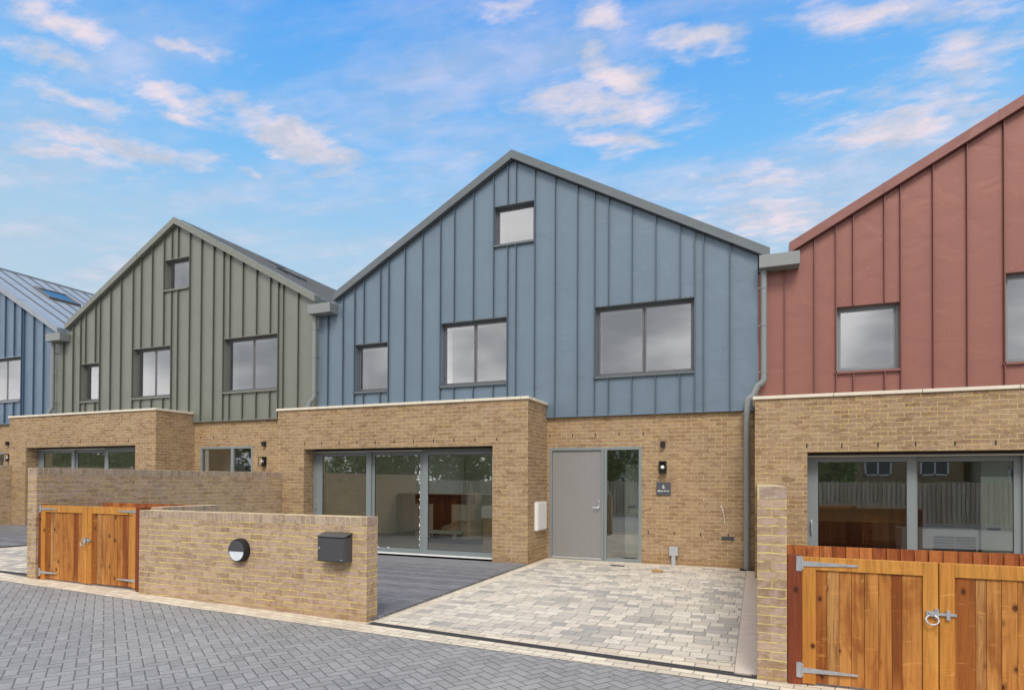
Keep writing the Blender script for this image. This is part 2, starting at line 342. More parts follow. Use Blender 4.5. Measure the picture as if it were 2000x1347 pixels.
def pavers(name, bw, rh, off, rot=0, cream=False, ms=.005):
    mt, T = new_mat(name); c = objco(T)
    wob = T.vm('SCALE', T.vm('SUBTRACT', T.noise(c, 10, 2, .5, out=1), (.5, .5, .5)), .012)
    q = T.map(T.vm('ADD', c, wob), rot=(0, 0, rot))
    x, y, z = T.sep(q)
    row = T.m('FLOOR', T.m('DIVIDE', y, rh))
    wn0 = T.n('ShaderNodeTexWhiteNoise', noise_dimensions='1D'); T.set(wn0.inputs[1], row)
    r0 = wn0.outputs[0]
    # each row has its own shift; block widths vary along the row
    if cream: xs = T.m('ADD', x, T.m('MULTIPLY', T.m('FLOORED_MODULO', row, 2.), off*bw))
    else: xs = T.m('ADD', T.m('ADD', x, T.m('MULTIPLY', r0, 3.7)), T.m('MULTIPLY', T.m('SINE', T.m('MULTIPLY', T.m('ADD', x, T.m('MULTIPLY', r0, 9.)), 7.3)), .035))
    u = T.m('DIVIDE', xs, bw); ci = T.m('FLOOR', u)
    fx = T.m('MULTIPLY', T.m('FRACT', u), bw); fy = T.m('MULTIPLY', T.m('FRACT', T.m('DIVIDE', y, rh)), rh)
    dd = T.m('MINIMUM', T.m('MINIMUM', fx, T.m('SUBTRACT', bw, fx)), T.m('MINIMUM', fy, T.m('SUBTRACT', rh, fy)))
    wn = T.n('ShaderNodeTexWhiteNoise', noise_dimensions='3D'); T.set(wn.inputs[0], T.comb(ci, row, 1.5)); rnd = wn.outputs[0]
    if cream: base = T.mix(rnd, (.56, .48, .37), (.74, .66, .52))
    else:
        pt = T.m('ADD', T.m('MULTIPLY', rnd, .75), T.m('MULTIPLY', T.noise(c, .9, 3, .5), .45))
        base = T.ramp(pt, [(.0, (.23, .22, .21)), (.30, (.34, .325, .30)), (.46, (.48, .435, .375)), (.68, (.61, .54, .445)), (1, (.76, .69, .58))])
        base = T.mix(T.rng(T.noise(T.map(c, sca=(4, 9, 1)), 2.4, 4, .6), .42, .7, 0, .6), base, (.36, .35, .335))
    sp = T.noise(c, 45, 4, .7)
    base = T.mix(T.rng(sp, .35, .8, 0, .35), base, (.74, .68, .57))
    base = T.mix(T.rng(T.noise(c, .8, 4, .6), .45, .7, 0, .4), base, (.66, .58, .46))
    base = T.mix(T.rng(dd, ms*.5, ms*1.5, .68, 0), base, (.20, .175, .135))
    T.set(T.b.inputs['Base Color'], base); T.b.inputs['Roughness'].default_value = .85
    h = T.m('ADD', T.rng(dd, 0, ms*2.4), T.m('ADD', T.m('MULTIPLY', rnd, .3), T.m('MULTIPLY', sp, .4)))
    T.set(T.b.inputs['Normal'], T.bump(h, .8, .007))
    return mt
M['drive'] = pavers('mixed tumbled paving', .2, .173, .5)
M['sett'] = pavers('buff setts', .2, .105, .5, rot=R(5.0), cream=True, ms=.0045)
M['border'] = pavers('buff border blocks', .21, .173, .5, cream=True, ms=.0045)
M['haunch'] = plain('pinkish concrete strip', (.64, .55, .46), .9, var=.1, scale=6, bump=.6)
def decking():
    mt, T = new_mat('charcoal composite decking'); c = objco(T); x, y, z = T.sep(c)
    r_ = T.m('FLOOR', T.m('DIVIDE', y, .1445))
    wn = T.n('ShaderNodeTexWhiteNoise', noise_dimensions='1D'); T.set(wn.inputs[1], r_)
    base = T.mix(wn.outputs[0], (.105, .108, .118), (.195, .198, .21))
    s = T.noise(T.map(c, sca=(2.2, 26, 1)), 1.4, 6, .7, .3)
    base = T.mix(T.rng(s, .45, .68, 0, .75), base, (.36, .37, .40))
    f = T.m('MULTIPLY', T.m('FRACT', T.m('DIVIDE', y, .1445)), .1445)
    gp = T.rng(T.m('MINIMUM', f, T.m('SUBTRACT', .1445, f)), .003, .009, 1, 0)
    g2 = T.m('FRACT', T.m('DIVIDE', y, .0145))
    base = T.mix(T.m('MULTIPLY', gp, .9), base, (.015, .015, .015))
    T.set(T.b.inputs['Base Color'], base); T.b.inputs['Roughness'].default_value = .55
    T.set(T.b.inputs['Normal'], T.bump(T.m('ADD', T.m('MULTIPLY', T.m('SINE', T.m('MULTIPLY', g2, 6.283)), .25), T.m('SUBTRACT', s, gp)), .5, .004))
    return mt
M['deck'] = decking()
M['earth'] = plain('sandy ground', (.22, .19, .14), .95, var=.2, scale=3)

# ---------------------------------------------------------------- mesh helpers
WO = {}      # world origin of every object built
class MB:
    def __init__(s): s.v = []; s.f = []
    def quad(s, *pts):
        b = len(s.v); s.v += [tuple(p) for p in pts]; s.f.append(tuple(range(b, b+len(pts)))); return s
    def box(s, x0, y0, z0, x1, y1, z1):
        if x0 > x1: x0, x1 = x1, x0
        if y0 > y1: y0, y1 = y1, y0
        if z0 > z1: z0, z1 = z1, z0
        b = len(s.v)
        s.v += [(x0,y0,z0),(x1,y0,z0),(x1,y1,z0),(x0,y1,z0),(x0,y0,z1),(x1,y0,z1),(x1,y1,z1),(x0,y1,z1)]
        s.f += [tuple(b+i for i in q) for q in ((0,3,2,1),(4,5,6,7),(0,1,5,4),(1,2,6,5),(2,3,7,6),(3,0,4,7))]
        return s
    def prism(s, pts, y0, y1):      # pts (x,z) counter-clockwise seen from -Y, extruded along Y
        b = len(s.v); n = len(pts)
        s.v += [(x, y0, z) for x, z in pts]+[(x, y1, z) for x, z in pts]
        s.f.append(tuple(b+i for i in range(n))); s.f.append(tuple(b+n+i for i in reversed(range(n))))
        for i in range(n):
            j = (i+1) % n; s.f.append((b+i, b+n+i, b+n+j, b+j))
        return s
    def tube(s, path, r, seg=16, caps=True):
        rings = []; n = len(path)
        P = [Vector(p) for p in path]
        up0 = None
        for i, pt in enumerate(P):
            t = (P[min(i+1, n-1)]-P[max(i-1, 0)]).normalized()
            if up0 is None: up0 = Vector((0, 1, 0)) if abs(t.y) < .9 else Vector((1, 0, 0))
            a = t.cross(up0).normalized(); bb = t.cross(a).normalized(); up0 = -bb if bb.dot(up0) < 0 else bb
            a = t.cross(up0).normalized()
            rr = r[i] if isinstance(r, (list, tuple)) else r
            b = len(s.v); rings.append(b)
            for k in range(seg):
                an = 2*math.pi*k/seg; s.v.append(tuple(pt+a*math.cos(an)*rr+up0*math.sin(an)*rr))
        for i in range(n-1):
            for k in range(seg):
                l = (k+1) % seg; s.f.append((rings[i]+k, rings[i]+l, rings[i+1]+l, rings[i+1]+k))
        if caps:
            s.f.append(tuple(rings[0]+k for k in reversed(range(seg)))); s.f.append(tuple(rings[-1]+k for k in range(seg)))
        return s
    def build(s, name, mat, parent=None, origin=None, smooth=False, bevel=0, cat=None, label=None, kind=None, group=None):
        if origin is None: origin = WO[parent.name] if parent else (0, 0, 0)
        me = bpy.data.meshes.new(name)
        me.from_pydata([tuple(a-b for a, b in zip(p, origin)) for p in s.v], [], s.f)
        bm = bmesh.new(); bm.from_mesh(me); bmesh.ops.recalc_face_normals(bm, faces=bm.faces); bm.to_mesh(me); bm.free()
        me.materials.append(M[mat] if isinstance(mat, str) else mat)
        o = bpy.data.objects.new(name, me); COL.objects.link(o); WO[o.name] = tuple(origin)
        if parent:
            o.parent = parent; o.location = tuple(a-b for a, b in zip(origin, WO[parent.name]))
        else: o.location = origin
        if smooth:
            for pg in me.polygons: pg.use_smooth = True
            try: me.set_sharp_from_angle(angle=R(40))
            except Exception: pass
        if bevel:
            md = o.modifiers.new('bevel', 'BEVEL'); md.width = bevel; md.segments = 2; md.limit_method = 'ANGLE'
        tag(o, label, cat, group, kind)
        return o
def tag(o, label=None, cat=None, group=None, kind=None):
    if label: o['label'] = label
    if cat: o['category'] = cat
    if group: o['group'] = group
    if kind: o['kind'] = kind
    return o
def thing(name, loc, label, cat, group=None):
    o = bpy.data.objects.new(name, None); o.empty_display_size = .2; COL.objects.link(o); o.location = loc; WO[o.name] = tuple(loc)
    return tag(o, label, cat, group)
def G(x): return -.0165*(max(x, -24)+4.2) if x < -4.2 else 0.

def face_cols(mb, y, xs, zb, top, holes, d=0):
    """front wall at Y=y cut in columns; holes=(x0,x1,z0,z1); d = reveal depth into the wall"""
    br = sorted(set([round(x, 4) for x in xs]+[round(h[i], 4) for h in holes for i in (0, 1)]))
    for a, b in zip(br[:-1], br[1:]):
        mid = (a+b)/2; hs = sorted([h for h in holes if h[0] < mid < h[1]], key=lambda h: h[2])
        z = zb
        for h in hs:
            if h[2] > z+1e-4: mb.quad((a, y, z), (b, y, z), (b, y, h[2]), (a, y, h[2]))
            z = h[3]
        mb.quad((a, y, z), (b, y, z), (b, y, top(b)), (a, y, top(a)))
    if d:
        for x0, x1, z0, z1 in holes:
            mb.quad((x0, y, z0), (x0, y+d, z0), (x0, y+d, z1), (x0, y, z1))
            mb.quad((x1, y, z0), (x1, y, z1), (x1, y+d, z1), (x1, y+d, z0))
            mb.quad((x0, y, z1), (x0, y+d, z1), (x1, y+d, z1), (x1, y, z1))
            if z0 > zb+.01: mb.quad((x0, y, z0), (x1, y, z0), (x1, y+d, z0), (x0, y+d, z0))

# ---------------------------------------------------------------- setting
MB().quad((-300, -300, -.06), (300, -300, -.06), (300, 300, -.06), (-300, 300, -.06)).build('ground', 'earth', kind='structure')
def edge(x):    # road side of the sett band
    pts = [(-60, 6.15), (-24, 6.0), (-11, 5.76), (-8, 5.69), (-4.2, 5.64), (0, 5.385), (3, 5.2), (60, 1.7)]
    for (a, b), (c, e) in zip(pts[:-1], pts[1:]):
        if x <= c: return b+(e-b)*(x-a)/(c-a)
def strip(name, mat, xs, y0, y1, dz):
    mb = MB()
    for a, b in zip(xs[:-1], xs[1:]):
        mb.quad((a, y0(a), G(a)+dz), (b, y0(b), G(b)+dz), (b, y1(b), G(b)+dz), (a, y1(a), G(a)+dz))
    return mb.build(name, mat, kind='structure')
XS = [-60, -24, -11, -8, -4.2, 0, 3, 60]
strip('road', 'herring', XS, lambda x: -3.8, lambda x: edge(x)+.01, .0)
strip('kerb', 'sett', [-24, -11, -8, -4.2], edge, lambda x: 6.2, .004)
def drb(x): return 5.58-.088*(x-.004)     # near side of the drain in front of the centre drive
strip('kerb', 'sett', [-4.2, 0], edge, drb, .004)
strip('kerb', 'sett', [0, 3], edge, lambda x: 5.9, .004)
MB().quad((-10.5, 6.1, .03), (-4.24, 6.1, .03), (-4.24, 12.4, .03), (-10.5, 12.4, .03)).box(-4.243, 6.1, -.05, -4.237, 11.35, .034).build('deck', 'deck', kind='structure')
MB().quad((-4.05, 6.2, .004), (-.187, 5.98, .004), (-.187, 12.36, .004), (-4.05, 12.36, .004)).build('driveway', 'drive', kind='structure')
mb = MB()
mb.quad((-4.236, drb(-4.236)+.12, .002), (-.187, drb(-.187)+.12, .002), (-.187, 5.98, .002), (-4.05, 6.2, .002), (-4.236, 6.2, .002))
mb.quad((-4.236, 6.2, .002), (-4.05, 6.2, .002), (-4.05, 12.36, .002), (-4.236, 12.36, .002))
mb.quad((-4.236, 12.36, .002), (-.187, 12.36, .002), (-.187, 12.6, .002), (-4.236, 12.6, .002))
mb.build('driveway_border', 'border', kind='structure')
MB().box(-.182, 5.69, -.05, .003, 12.6, .012).build('path', 'haunch', kind='structure')
# left neighbour's plot
mb = MB()
mb.quad((-21, 8.2, G(-21)+.03), (-15.05, 8.2, G(-15.05)+.03), (-15.05, 12.5, G(-15.05)+.03), (-21, 12.5, G(-21)+.03))
mb.quad((-21, 6.2, G(-21)+.03), (-15.5, 6.2, G(-15.5)+.03), (-15.05, 8.2, G(-15.05)+.03), (-21, 8.2, G(-21)+.03))
mb.build('deck', 'deck', kind='structure')
def leftplot(x0, x1, dz):
    return MB().quad((x0, 6.3, G(x0)+dz), (x1, 6.3, G(x1)+dz), (x1, 12.6, G(x1)+dz), (x0, 12.6, G(x0)+dz))
leftplot(-15.6, -10.4, .008).build('driveway', 'drive', kind='structure')
leftplot(-30, -15.6, .006).build('driveway', 'drive', kind='structure')
# far side of the lane
MB().box(-60, -4.1, -.05, 60, -3.8, .10).build('kerb', 'haunch', kind='structure')

# drain channels
def drain(x0, x1, y, label, sl=-.088):
    n = int((x1-x0)/.016); L = x1-x0
    r = thing('drain_channel', (x0, y, G(x0)), label, 'drain', 'slotted drains across the drives')
    def P(x, dy, dz): return (x, y+sl*(x-x0)+dy, G(x)+dz)
    a = MB()
    a.quad(P(x0, 0, -.02), P(x1, 0, -.02), P(x1, .12, -.02), P(x0, .12, -.02)).build('channel', 'dark', r)
    g = MB()
    for d0, d1 in ((0, .014), (.106, .12), (.056, .064)):
        g.quad(P(x0, d0, .006), P(x1, d0, .006), P(x1, d1, .006), P(x0, d1, .006))
        g.quad(P(x0, d0, .006), P(x1, d0, .006), P(x1, d0, -.02), P(x0, d0, -.02))
    for i in range(n):
        x = x0+L*i/n
        g.quad(P(x, .014, .005), P(x+.007, .014, .005), P(x+.007, .106, .005), P(x, .106, .005))
    g.build('grate', 'anthracite', r)
drain(-4.23, .0, 5.58+.088*4.23, 'black slotted drain across the front of the middle drive')
drain(-15.4, -10.68, 6.52, 'black slotted drain across the drive left of the left gate', -.088)

# ---------------------------------------------------------------- houses
def glasspane(x0, z0, x1, z1, y, parent, mat='glass'):
    return MB().quad((x0, y, z0), (x1, y, z0), (x1, y, z1), (x0, y, z1)).build('glass_pane', mat, parent)
def window(h, x0, x1, z0, z1, nl, y, trim, hand='L', fr='frame_dark'):
    """window set back in the cladding; returns the frame part"""
    yf = y+.11; w = .037; mb = MB()
    mb.box(x0, yf, z0, x0+w, yf+.07, z1); mb.box(x1-w, yf, z0, x1, yf+.07, z1)
    mb.box(x0+w, yf, z1-w, x1-w, yf+.07, z1); mb.box(x0+w, yf, z0, x1-w, yf+.07, z0+w)
    n = nl; W = (x1-x0-2*w)/n; s = .037
    for i in range(n):
        a = x0+w+W*i+.004; b = a+W-.008
        c, d_ = z0+w+.004, z1-w-.004
        mb.box(a, yf+.012, c, a+s, yf+.066, d_); mb.box(b-s, yf+.012, c, b, yf+.066, d_)
        mb.box(a+s, yf+.012, d_-s, b-s, yf+.066, d_); mb.box(a+s, yf+.012, c, b-s, yf+.066, c+s)
    f = mb.build('window', fr, h)
    for i in range(n):
        a = x0+w+W*i+.004+s; b = x0+w+W*(i+1)-.004-s
        glasspane(a-.004, z0+w+s, b+.004, z1-w-s, yf+.016, f)
    zc = z0+(z1-z0)*.42
    hx = []
    if n == 2: hx = [x0+w+W-.03, x0+w+W+.03]
    elif hand == 'L': hx = [x0+w+.03]
    elif hand == 'R': hx = [x1-w-.03]
    for q in hx:
        MB().box(q-.012, yf+.07, zc-.03, q+.012, yf+.085, zc+.05).box(q-.03, yf+.085, zc+.02, q+.012, yf+.10, zc+.045).box(q-.03, yf+.085, zc-.07, q-.012, yf+.10, zc+.03).build('window_handle', 'white', f)
    MB().prism([(x0-.035, z0-.045), (x1+.01, z0-.045), (x1+.01, z0-.004), (x0-.035, z0-.004)], y-.055, yf+.01).build('window_sill', trim, f)
    MB().box(x0-.012, y-.022, z1-.0, x1+.012, y+.0, z1+.022).build('window_head', trim, f)
    # plastered white reveal behind
    r = MB(); a, b, c, d_ = x0+.055, x1-.055, z0+.05, z1-.05; y0, y1 = yf+.071, yf+.36
    r.quad((a, y0, c), (a, y1, c), (a, y1, d_), (a, y0, d_)).quad((b, y0, c), (b, y0, d_), (b, y1, d_), (b, y1, c))
    r.quad((a, y0, c), (b, y0, c), (b, y1, c), (a, y1, c)).quad((a, y0, d_), (a, y1, d_), (b, y1, d_), (b, y0, d_))
    r.build('window_reveal', 'reveal', f)
    return f
def room(h, x0, x1, y0, y1, z0, z1, rear=None, mat='wallw', hole=None):
    ra, rb = rear if rear else (x1, x1)  # rear: unseen gap in the back wall, added to let daylight in
    w_ = MB()
    w_.quad((x0, y0, z0), (x0, y1, z0), (x0, y1, z1), (x0, y0, z1)); w_.quad((x1, y0, z0), (x1, y0, z1), (x1, y1, z1), (x1, y1, z0))
    if ra > x0: w_.quad((x0, y1, z0), (ra, y1, z0), (ra, y1, z1), (x0, y1, z1))
    if rb < x1: w_.quad((rb, y1, z0), (x1, y1, z0), (x1, y1, z1), (rb, y1, z1))
    if hole:  # ceiling cut-out below the added rooflight
        a, b, c, d_ = hole
        w_.quad((x0, y0, z1), (x1, y0, z1), (x1, c, z1), (x0, c, z1)); w_.quad((x0, d_, z1), (x1, d_, z1), (x1, y1, z1), (x0, y1, z1))
        w_.quad((x0, c, z1), (a, c, z1), (a, d_, z1), (x0, d_, z1)); w_.quad((b, c, z1), (x1, c, z1), (x1, d_, z1), (b, d_, z1))
    else: w_.quad((x0, y0, z1), (x0, y1, z1), (x1, y1, z1), (x1, y0, z1))
    o = w_.build('interior_wall', mat, h)
    MB().quad((x0, y0, z0), (x1, y0, z0), (x1, y1, z0), (x0, y1, z0)).build('interior_floor', 'floor', h)
    return o

YC, YB, YM = 12.5, 11.36, 12.56
def ribs(mb, xs, y, zb, top, holes):
    for x in xs:
        hs = sorted([h for h in holes if h[0]+.02 < x < h[1]-.02], key=lambda h: h[2]); z = zb
        segs = []
        for h in hs: segs.append((z, h[2]-.05)); z = h[3]+.02
        segs.append((z, top(x)))
        x0 = [h for h in holes if h not in hs and h[0]-.05 < x <= h[0]+.02]; x1 = [h for h in holes if h not in hs and h[1]-.02 <= x < h[1]+.05]
        if x0: x = x0[0][0]-.012
        if x1: x = x1[0][1]+.012
        for a, b in segs:
            mb.prism([(x-.008, a), (x+.008, a), (x+.008, b-.0), (x-.008, b)], y-.055, y+.0)

def house(label, ax, az, dz, cx0, cx1, zc, seams, wins, clad, trim, roofm, bx0, bx1, bz, op, panels, mainwall, roofx, fl=0., sky=None, weeps=(), part_x=None, rear=None):
    """ax, az: gable apex; cx0..cx1 cladding; zc its bottom; bx0..bx1 the single storey brick front of height bz"""
    h = thing('terraced_house', (ax, YM, dz), label, 'house', None)
    S = .553
    top = lambda x: az-.20-S*abs(x-ax)
    mb = MB(); face_cols(mb, YC, [cx0, ax, cx1], zc, top, [w_[:4] for w_ in wins], .11)
    mb.quad((cx0, YC, zc), (cx0, YC+.3, zc), (cx0, YC+.3, top(cx0)), (cx0, YC, top(cx0)))
    mb.quad((cx1, YC, zc), (cx1, YC, top(cx1)), (cx1, YC+.3, top(cx1)), (cx1, YC+.3, zc))
    mb.quad((cx0, YC, zc), (cx1, YC, zc), (cx1, YC+.3, zc), (cx0, YC+.3, zc))
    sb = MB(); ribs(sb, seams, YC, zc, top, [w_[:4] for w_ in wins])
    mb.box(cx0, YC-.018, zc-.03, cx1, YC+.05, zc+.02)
    co = mb.build('cladding', clad, h); sb.build('standing_seams', 'shaded_seam_'+clad, co)
    for w_ in wins: window(h, *w_[:5], YC, trim, *(w_[5:]))
    # roof: verge trim, two slopes with seams, ridge
    rl, rr = roofx; yv0, yv1 = 12.37, 12.62
    v = MB(); t = .185
    def vz(x): return az-S*abs(x-ax)
    v.prism([(rl, vz(rl)-t), (ax, az-t), (ax, az), (rl, vz(rl))], yv0, yv1)
    v.prism([(ax, az-t), (rr, vz(rr)-t), (rr, vz(rr)), (ax, az)], yv0, yv1)
    for fx_ in (-.62, -.3, .33, .62):          # joints in the verge flashing
        x = ax+fx_*(rr-ax)
        v.prism([(x-.006, vz(x)-t-.003), (x+.006, vz(x)-t-.003), (x+.006, vz(x)+.005), (x-.006, vz(x)+.005)], yv0-.004, yv1+.004)
    v.build('verge_trim', trim, h)
    yb = 21.; rf = MB(); e = .03
    rf.prism([(rl, vz(rl)-t+.01), (ax, az-t+.01), (ax, az-e), (rl, vz(rl)-e)], yv1, yb)
    rf.prism([(ax, az-t+.01), (rr, vz(rr)-t+.01), (rr, vz(rr)-e), (ax, az-e)], yv1, yb)
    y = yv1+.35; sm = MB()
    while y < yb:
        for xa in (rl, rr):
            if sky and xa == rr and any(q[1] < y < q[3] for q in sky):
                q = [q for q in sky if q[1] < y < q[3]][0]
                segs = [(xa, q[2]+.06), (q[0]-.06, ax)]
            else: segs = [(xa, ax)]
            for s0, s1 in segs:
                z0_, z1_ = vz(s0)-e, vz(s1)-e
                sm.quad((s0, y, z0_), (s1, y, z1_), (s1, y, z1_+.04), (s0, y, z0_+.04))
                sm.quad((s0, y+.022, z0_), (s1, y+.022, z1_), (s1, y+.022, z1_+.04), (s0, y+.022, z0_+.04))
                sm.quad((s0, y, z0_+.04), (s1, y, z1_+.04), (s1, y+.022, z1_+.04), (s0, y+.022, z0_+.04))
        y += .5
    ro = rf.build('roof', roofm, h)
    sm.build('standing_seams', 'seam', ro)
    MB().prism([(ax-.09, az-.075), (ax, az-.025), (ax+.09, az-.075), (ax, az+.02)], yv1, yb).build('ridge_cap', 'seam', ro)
    for q in (sky or ()):
        x0, y0, x1, y1 = q
        f = MB()
        def sp(x, y, u): return (x+u*.48, y, vz(x)-e+u*.87)
        def sbox(mb, a, b, c, d_, u0, u1):
            P = [sp(a, b, u0), sp(c, b, u0), sp(c, d_, u0), sp(a, d_, u0), sp(a, b, u1), sp(c, b, u1), sp(c, d_, u1), sp(a, d_, u1)]
            k = len(mb.v); mb.v += P
            mb.f += [tuple(k+i for i in qq) for qq in ((0,3,2,1),(4,5,6,7),(0,1,5,4),(1,2,6,5),(2,3,7,6),(3,0,4,7))]
        for a, b, c, d_ in ((x0, y0, x1, y0+.07), (x0, y1-.07, x1, y1), (x0, y0+.07, x0+.06, y1-.07), (x1-.06, y0+.07, x1, y1-.07)):
            sbox(f, a, b, c, d_, 0, .09)
        fo = f.build('rooflight', 'frame_dark', h)
        g = MB(); sbox(g, x0+.06, y0+.07, x1-.06, y1-.07, .055, .065); g.build('glass_pane', 'pglass', fo)
        g = MB(); sbox(g, x0+.06, y0+.07, x1-.06, y1-.07, .015, .03); g.build('reflection_panel', 'reveal', fo)  # white panel added under the glass, imitating a bright cloud reflection
    # gable wall behind and side walls of the upper floors
    bk = MB()
    bk.prism([(cx0+.02, zc), (cx1-.02, zc), (cx1-.02, top(cx1)-.05), (ax, az-.3), (cx0+.02, top(cx0)-.05)], yb-.3, yb-.2)
    bk.box(cx0+.02, YC+.3, dz-.05, cx0+.06, yb-.3, top(cx0)-.05); bk.box(cx1-.06, YC+.3, dz-.05, cx1-.02, yb-.3, top(cx1)-.05)
    bk.build('rear_wall', 'wallw', h)
    # upstairs rooms
    xm = part_x if part_x else ax+.9
    zf = zc+.25
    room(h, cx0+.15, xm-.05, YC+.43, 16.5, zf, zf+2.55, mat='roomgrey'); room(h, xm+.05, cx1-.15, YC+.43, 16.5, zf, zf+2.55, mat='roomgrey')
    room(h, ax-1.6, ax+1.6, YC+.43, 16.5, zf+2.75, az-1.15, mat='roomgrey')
    # ground floor brick: recessed entrance wall and projecting front
    mw0, mw1, door = mainwall
    mb = MB(); face_cols(mb, YM, [mw0, mw1], dz-.06, lambda x: zc+.04, [door] if door else [], .12)
    mb.build('wall', 'brick', h)
    if bx0 is not None:
        hole = (op[0], op[1], op[2], op[3])
        mb = MB(); face_cols(mb, YB, [bx0, bx1], dz-.06, lambda x: bz, [hole], .33)
        for x, s_ in ((bx0, 1), (bx1, -1)):
            mb.quad((x, YB, dz-.06), (x, YM, dz-.06), (x, YM, bz), (x, YB, bz))
        ex = mb.build('front_extension', 'brick', h)
        sx0, sx1, sy0, sy1 = bx0+.16, bx1-.3, 11.80, 12.44  # extent of an unseen rooflight, added to brighten the room
        def ring(q, X0, X1, Y0, Y1, z):
            q.quad((X0, Y0, z), (X1, Y0, z), (X1, sy0, z), (X0, sy0, z)); q.quad((X0, sy1, z), (X1, sy1, z), (X1, Y1, z), (X0, Y1, z))
            q.quad((X0, sy0, z), (sx0, sy0, z), (sx0, sy1, z), (X0, sy1, z)); q.quad((sx1, sy0, z), (X1, sy0, z), (X1, sy1, z), (sx1, sy1, z)); return q
        ring(MB(), bx0, bx1, YB, YM, bz-.02).build('flat_roof', 'flatroof', h)
        sl = MB().box(sx0, sy0-.04, op[3]+.19, sx1, sy0, bz+.03).box(sx0, sy1, op[3]+.19, sx1, sy1+.04, bz+.03).box(sx0-.04, sy0, op[3]+.19, sx0, sy1, bz+.03).box(sx1, sy0, op[3]+.19, sx1+.04, sy1, bz+.03).build('rooflight', 'reveal', h)  # added rooflight kerb, out of view, only there to light the interior
        MB().quad((sx0, sy0, bz+.02), (sx1, sy0, bz+.02), (sx1, sy1, bz+.02), (sx0, sy1, bz+.02)).build('glass_pane', 'pglass', sl)
        c = MB(); o_ = .035; zt = bz+.055
        x = bx0-o_
        while x < bx1+o_-.01:
            xe = min(x+1.25, bx1+o_)
            c.box(x, YB-o_, bz, xe-.008, YB+.28, zt-.0 if xe < bx1 else zt); x = xe
        c.box(bx1-.28, YB+.285, bz, bx1+o_, YC-.0, zt); c.box(bx0-o_, YB+.285, bz, bx0+.28, YC, zt)
        c.build('coping', 'stone', h, bevel=.006)
        # room behind
        room(h, bx0+.12, bx1-.12 if not part_x else bx1-.12, YB+.42, 20.75, op[2]+.02, op[3]+.18, rear=rear, hole=(sx0, sx1, sy0, sy1))
        soff = MB().quad((op[0], YB+.30, op[3]-.001), (op[1], YB+.30, op[3]-.001), (op[1], YB+.46, op[3]-.001), (op[0], YB+.46, op[3]-.001))
        # inner lining between frame and room
        ln = MB(); a, b, z0, z1 = op[0], op[1], op[2], op[3]
        ln.quad((bx0+.12, YB+.42, z0), (a+.03, YB+.42, z0), (a+.03, YB+.42, z1+.18), (bx0+.12, YB+.42, z1+.18))
        ln.quad((b-.03, YB+.42, z0), (bx1-.12, YB+.42, z0), (bx1-.12, YB+.42, z1+.18), (b-.03, YB+.42, z1+.18))
        ln.quad((a+.03, YB+.42, z1-.05), (b-.03, YB+.42, z1-.05), (b-.03, YB+.42, z1+.18), (a+.03, YB+.42, z1+.18))
        ln.build('interior_wall', 'wallw', h)
        patio(h, panels, op[2], op[3], op[0], op[1], tape=(bx0 == -10.6))
    for x, y, z in weeps:
        MB().box(x-.009, y-.004, z-.036, x+.009, y+.01, z+.036).build('weep_vent', 'black', h)
    return h
def patio(h, panels, z0, z1, a, b, tape=False):
    yf = YB+.34
    mb = MB(); w = .05
    mb.box(a-.01, yf, z0, a+w, yf+.12, z1); mb.box(b-w, yf, z0, b+.01, yf+.12, z1)
    mb.box(a+w, yf, z1-.075, b-w, yf+.12, z1-.03); mb.box(a+w, yf, z0, b-w, yf+.12, z0+.04)
    f = mb.build('patio_door', 'frame', h)
    MB().box(a, yf+.01, z1-.03, b, yf+.1, z1+.02).build('head_track', 'dark', f)
    MB().box(a+.01, yf-.045, z0-.02, b-.01, yf, z0+.028).build('threshold', 'reveal', f)
    MB().box(a+.02, yf-.012, z1-.075, panels[1][1], yf-.001, z1-.05).build('track_cover', 'white', f)
    for i, (x0, x1, off, s0, s1) in enumerate(panels):
        zb, zt = z0+.04, z1-.075; y = yf+.01+off; p_ = MB()
        p_.box(x0, y, zb, x0+s0, y+.045, zt); p_.box(x1-s1, y, zb, x1, y+.045, zt)
        p_.box(x0+s0, y, zt-.085, x1-s1, y+.045, zt); p_.box(x0+s0, y, zb, x1-s1, y+.045, zb+.085)
        p_.build('door_panel', 'frame', f, bevel=.004)
        glasspane(x0+s0-.004, zb+.08, x1-s1+.004, zt-.08, y+.02, f, 'pglass')
        # black gasket
        g = MB(); gx0, gx1, gz0, gz1 = x0+s0, x1-s1, zb+.085, zt-.085
        for q in ((gx0, gz0, gx0+.008, gz1), (gx1-.008, gz0, gx1, gz1), (gx0, gz1-.008, gx1, gz1), (gx0, gz0, gx1, gz0+.008)):
            g.box(q[0], y+.012, q[1], q[2], y+.017, q[3])
        g.build('gasket', 'black', f)
    if tape:
        x0, x1, off, s0, s1 = panels[1]; y = yf+.01+off-.003; random.seed(3)
        z = z0+.2
        while z < z1-.2:
            l_ = random.uniform(.02, .07); MB().box(x1-s1-.018+random.uniform(0, .008), y, z, x1-s1+.006, y+.002, z+l_).build('protective_tape', 'reveal', f); z += l_+random.uniform(.02, .2)
        x = x0+s0+.05
        while x < x1-s1-.08:
            l_ = random.uniform(.03, .09)
            for zz in (z1-.175, z0+.118):
                if random.random() < .6: MB().box(x, y, zz, x+l_, y+.002, zz+.018).build('protective_tape', 'reveal', f)
            x += l_+random.uniform(.03, .16)
    hx = panels[0][0]+.035
    MB().box(hx-.012, yf-.02, z0+.95, hx+.012, yf+.01, z0+1.2).box(hx-.008, yf-.055, z0+.98, hx+.008, yf-.02, z0+1.0).box(hx-.008, yf-.055, z0+.98, hx+.008, yf-.04, z0+1.17).build('door_handle', 'silver', f, bevel=.003)
    return f

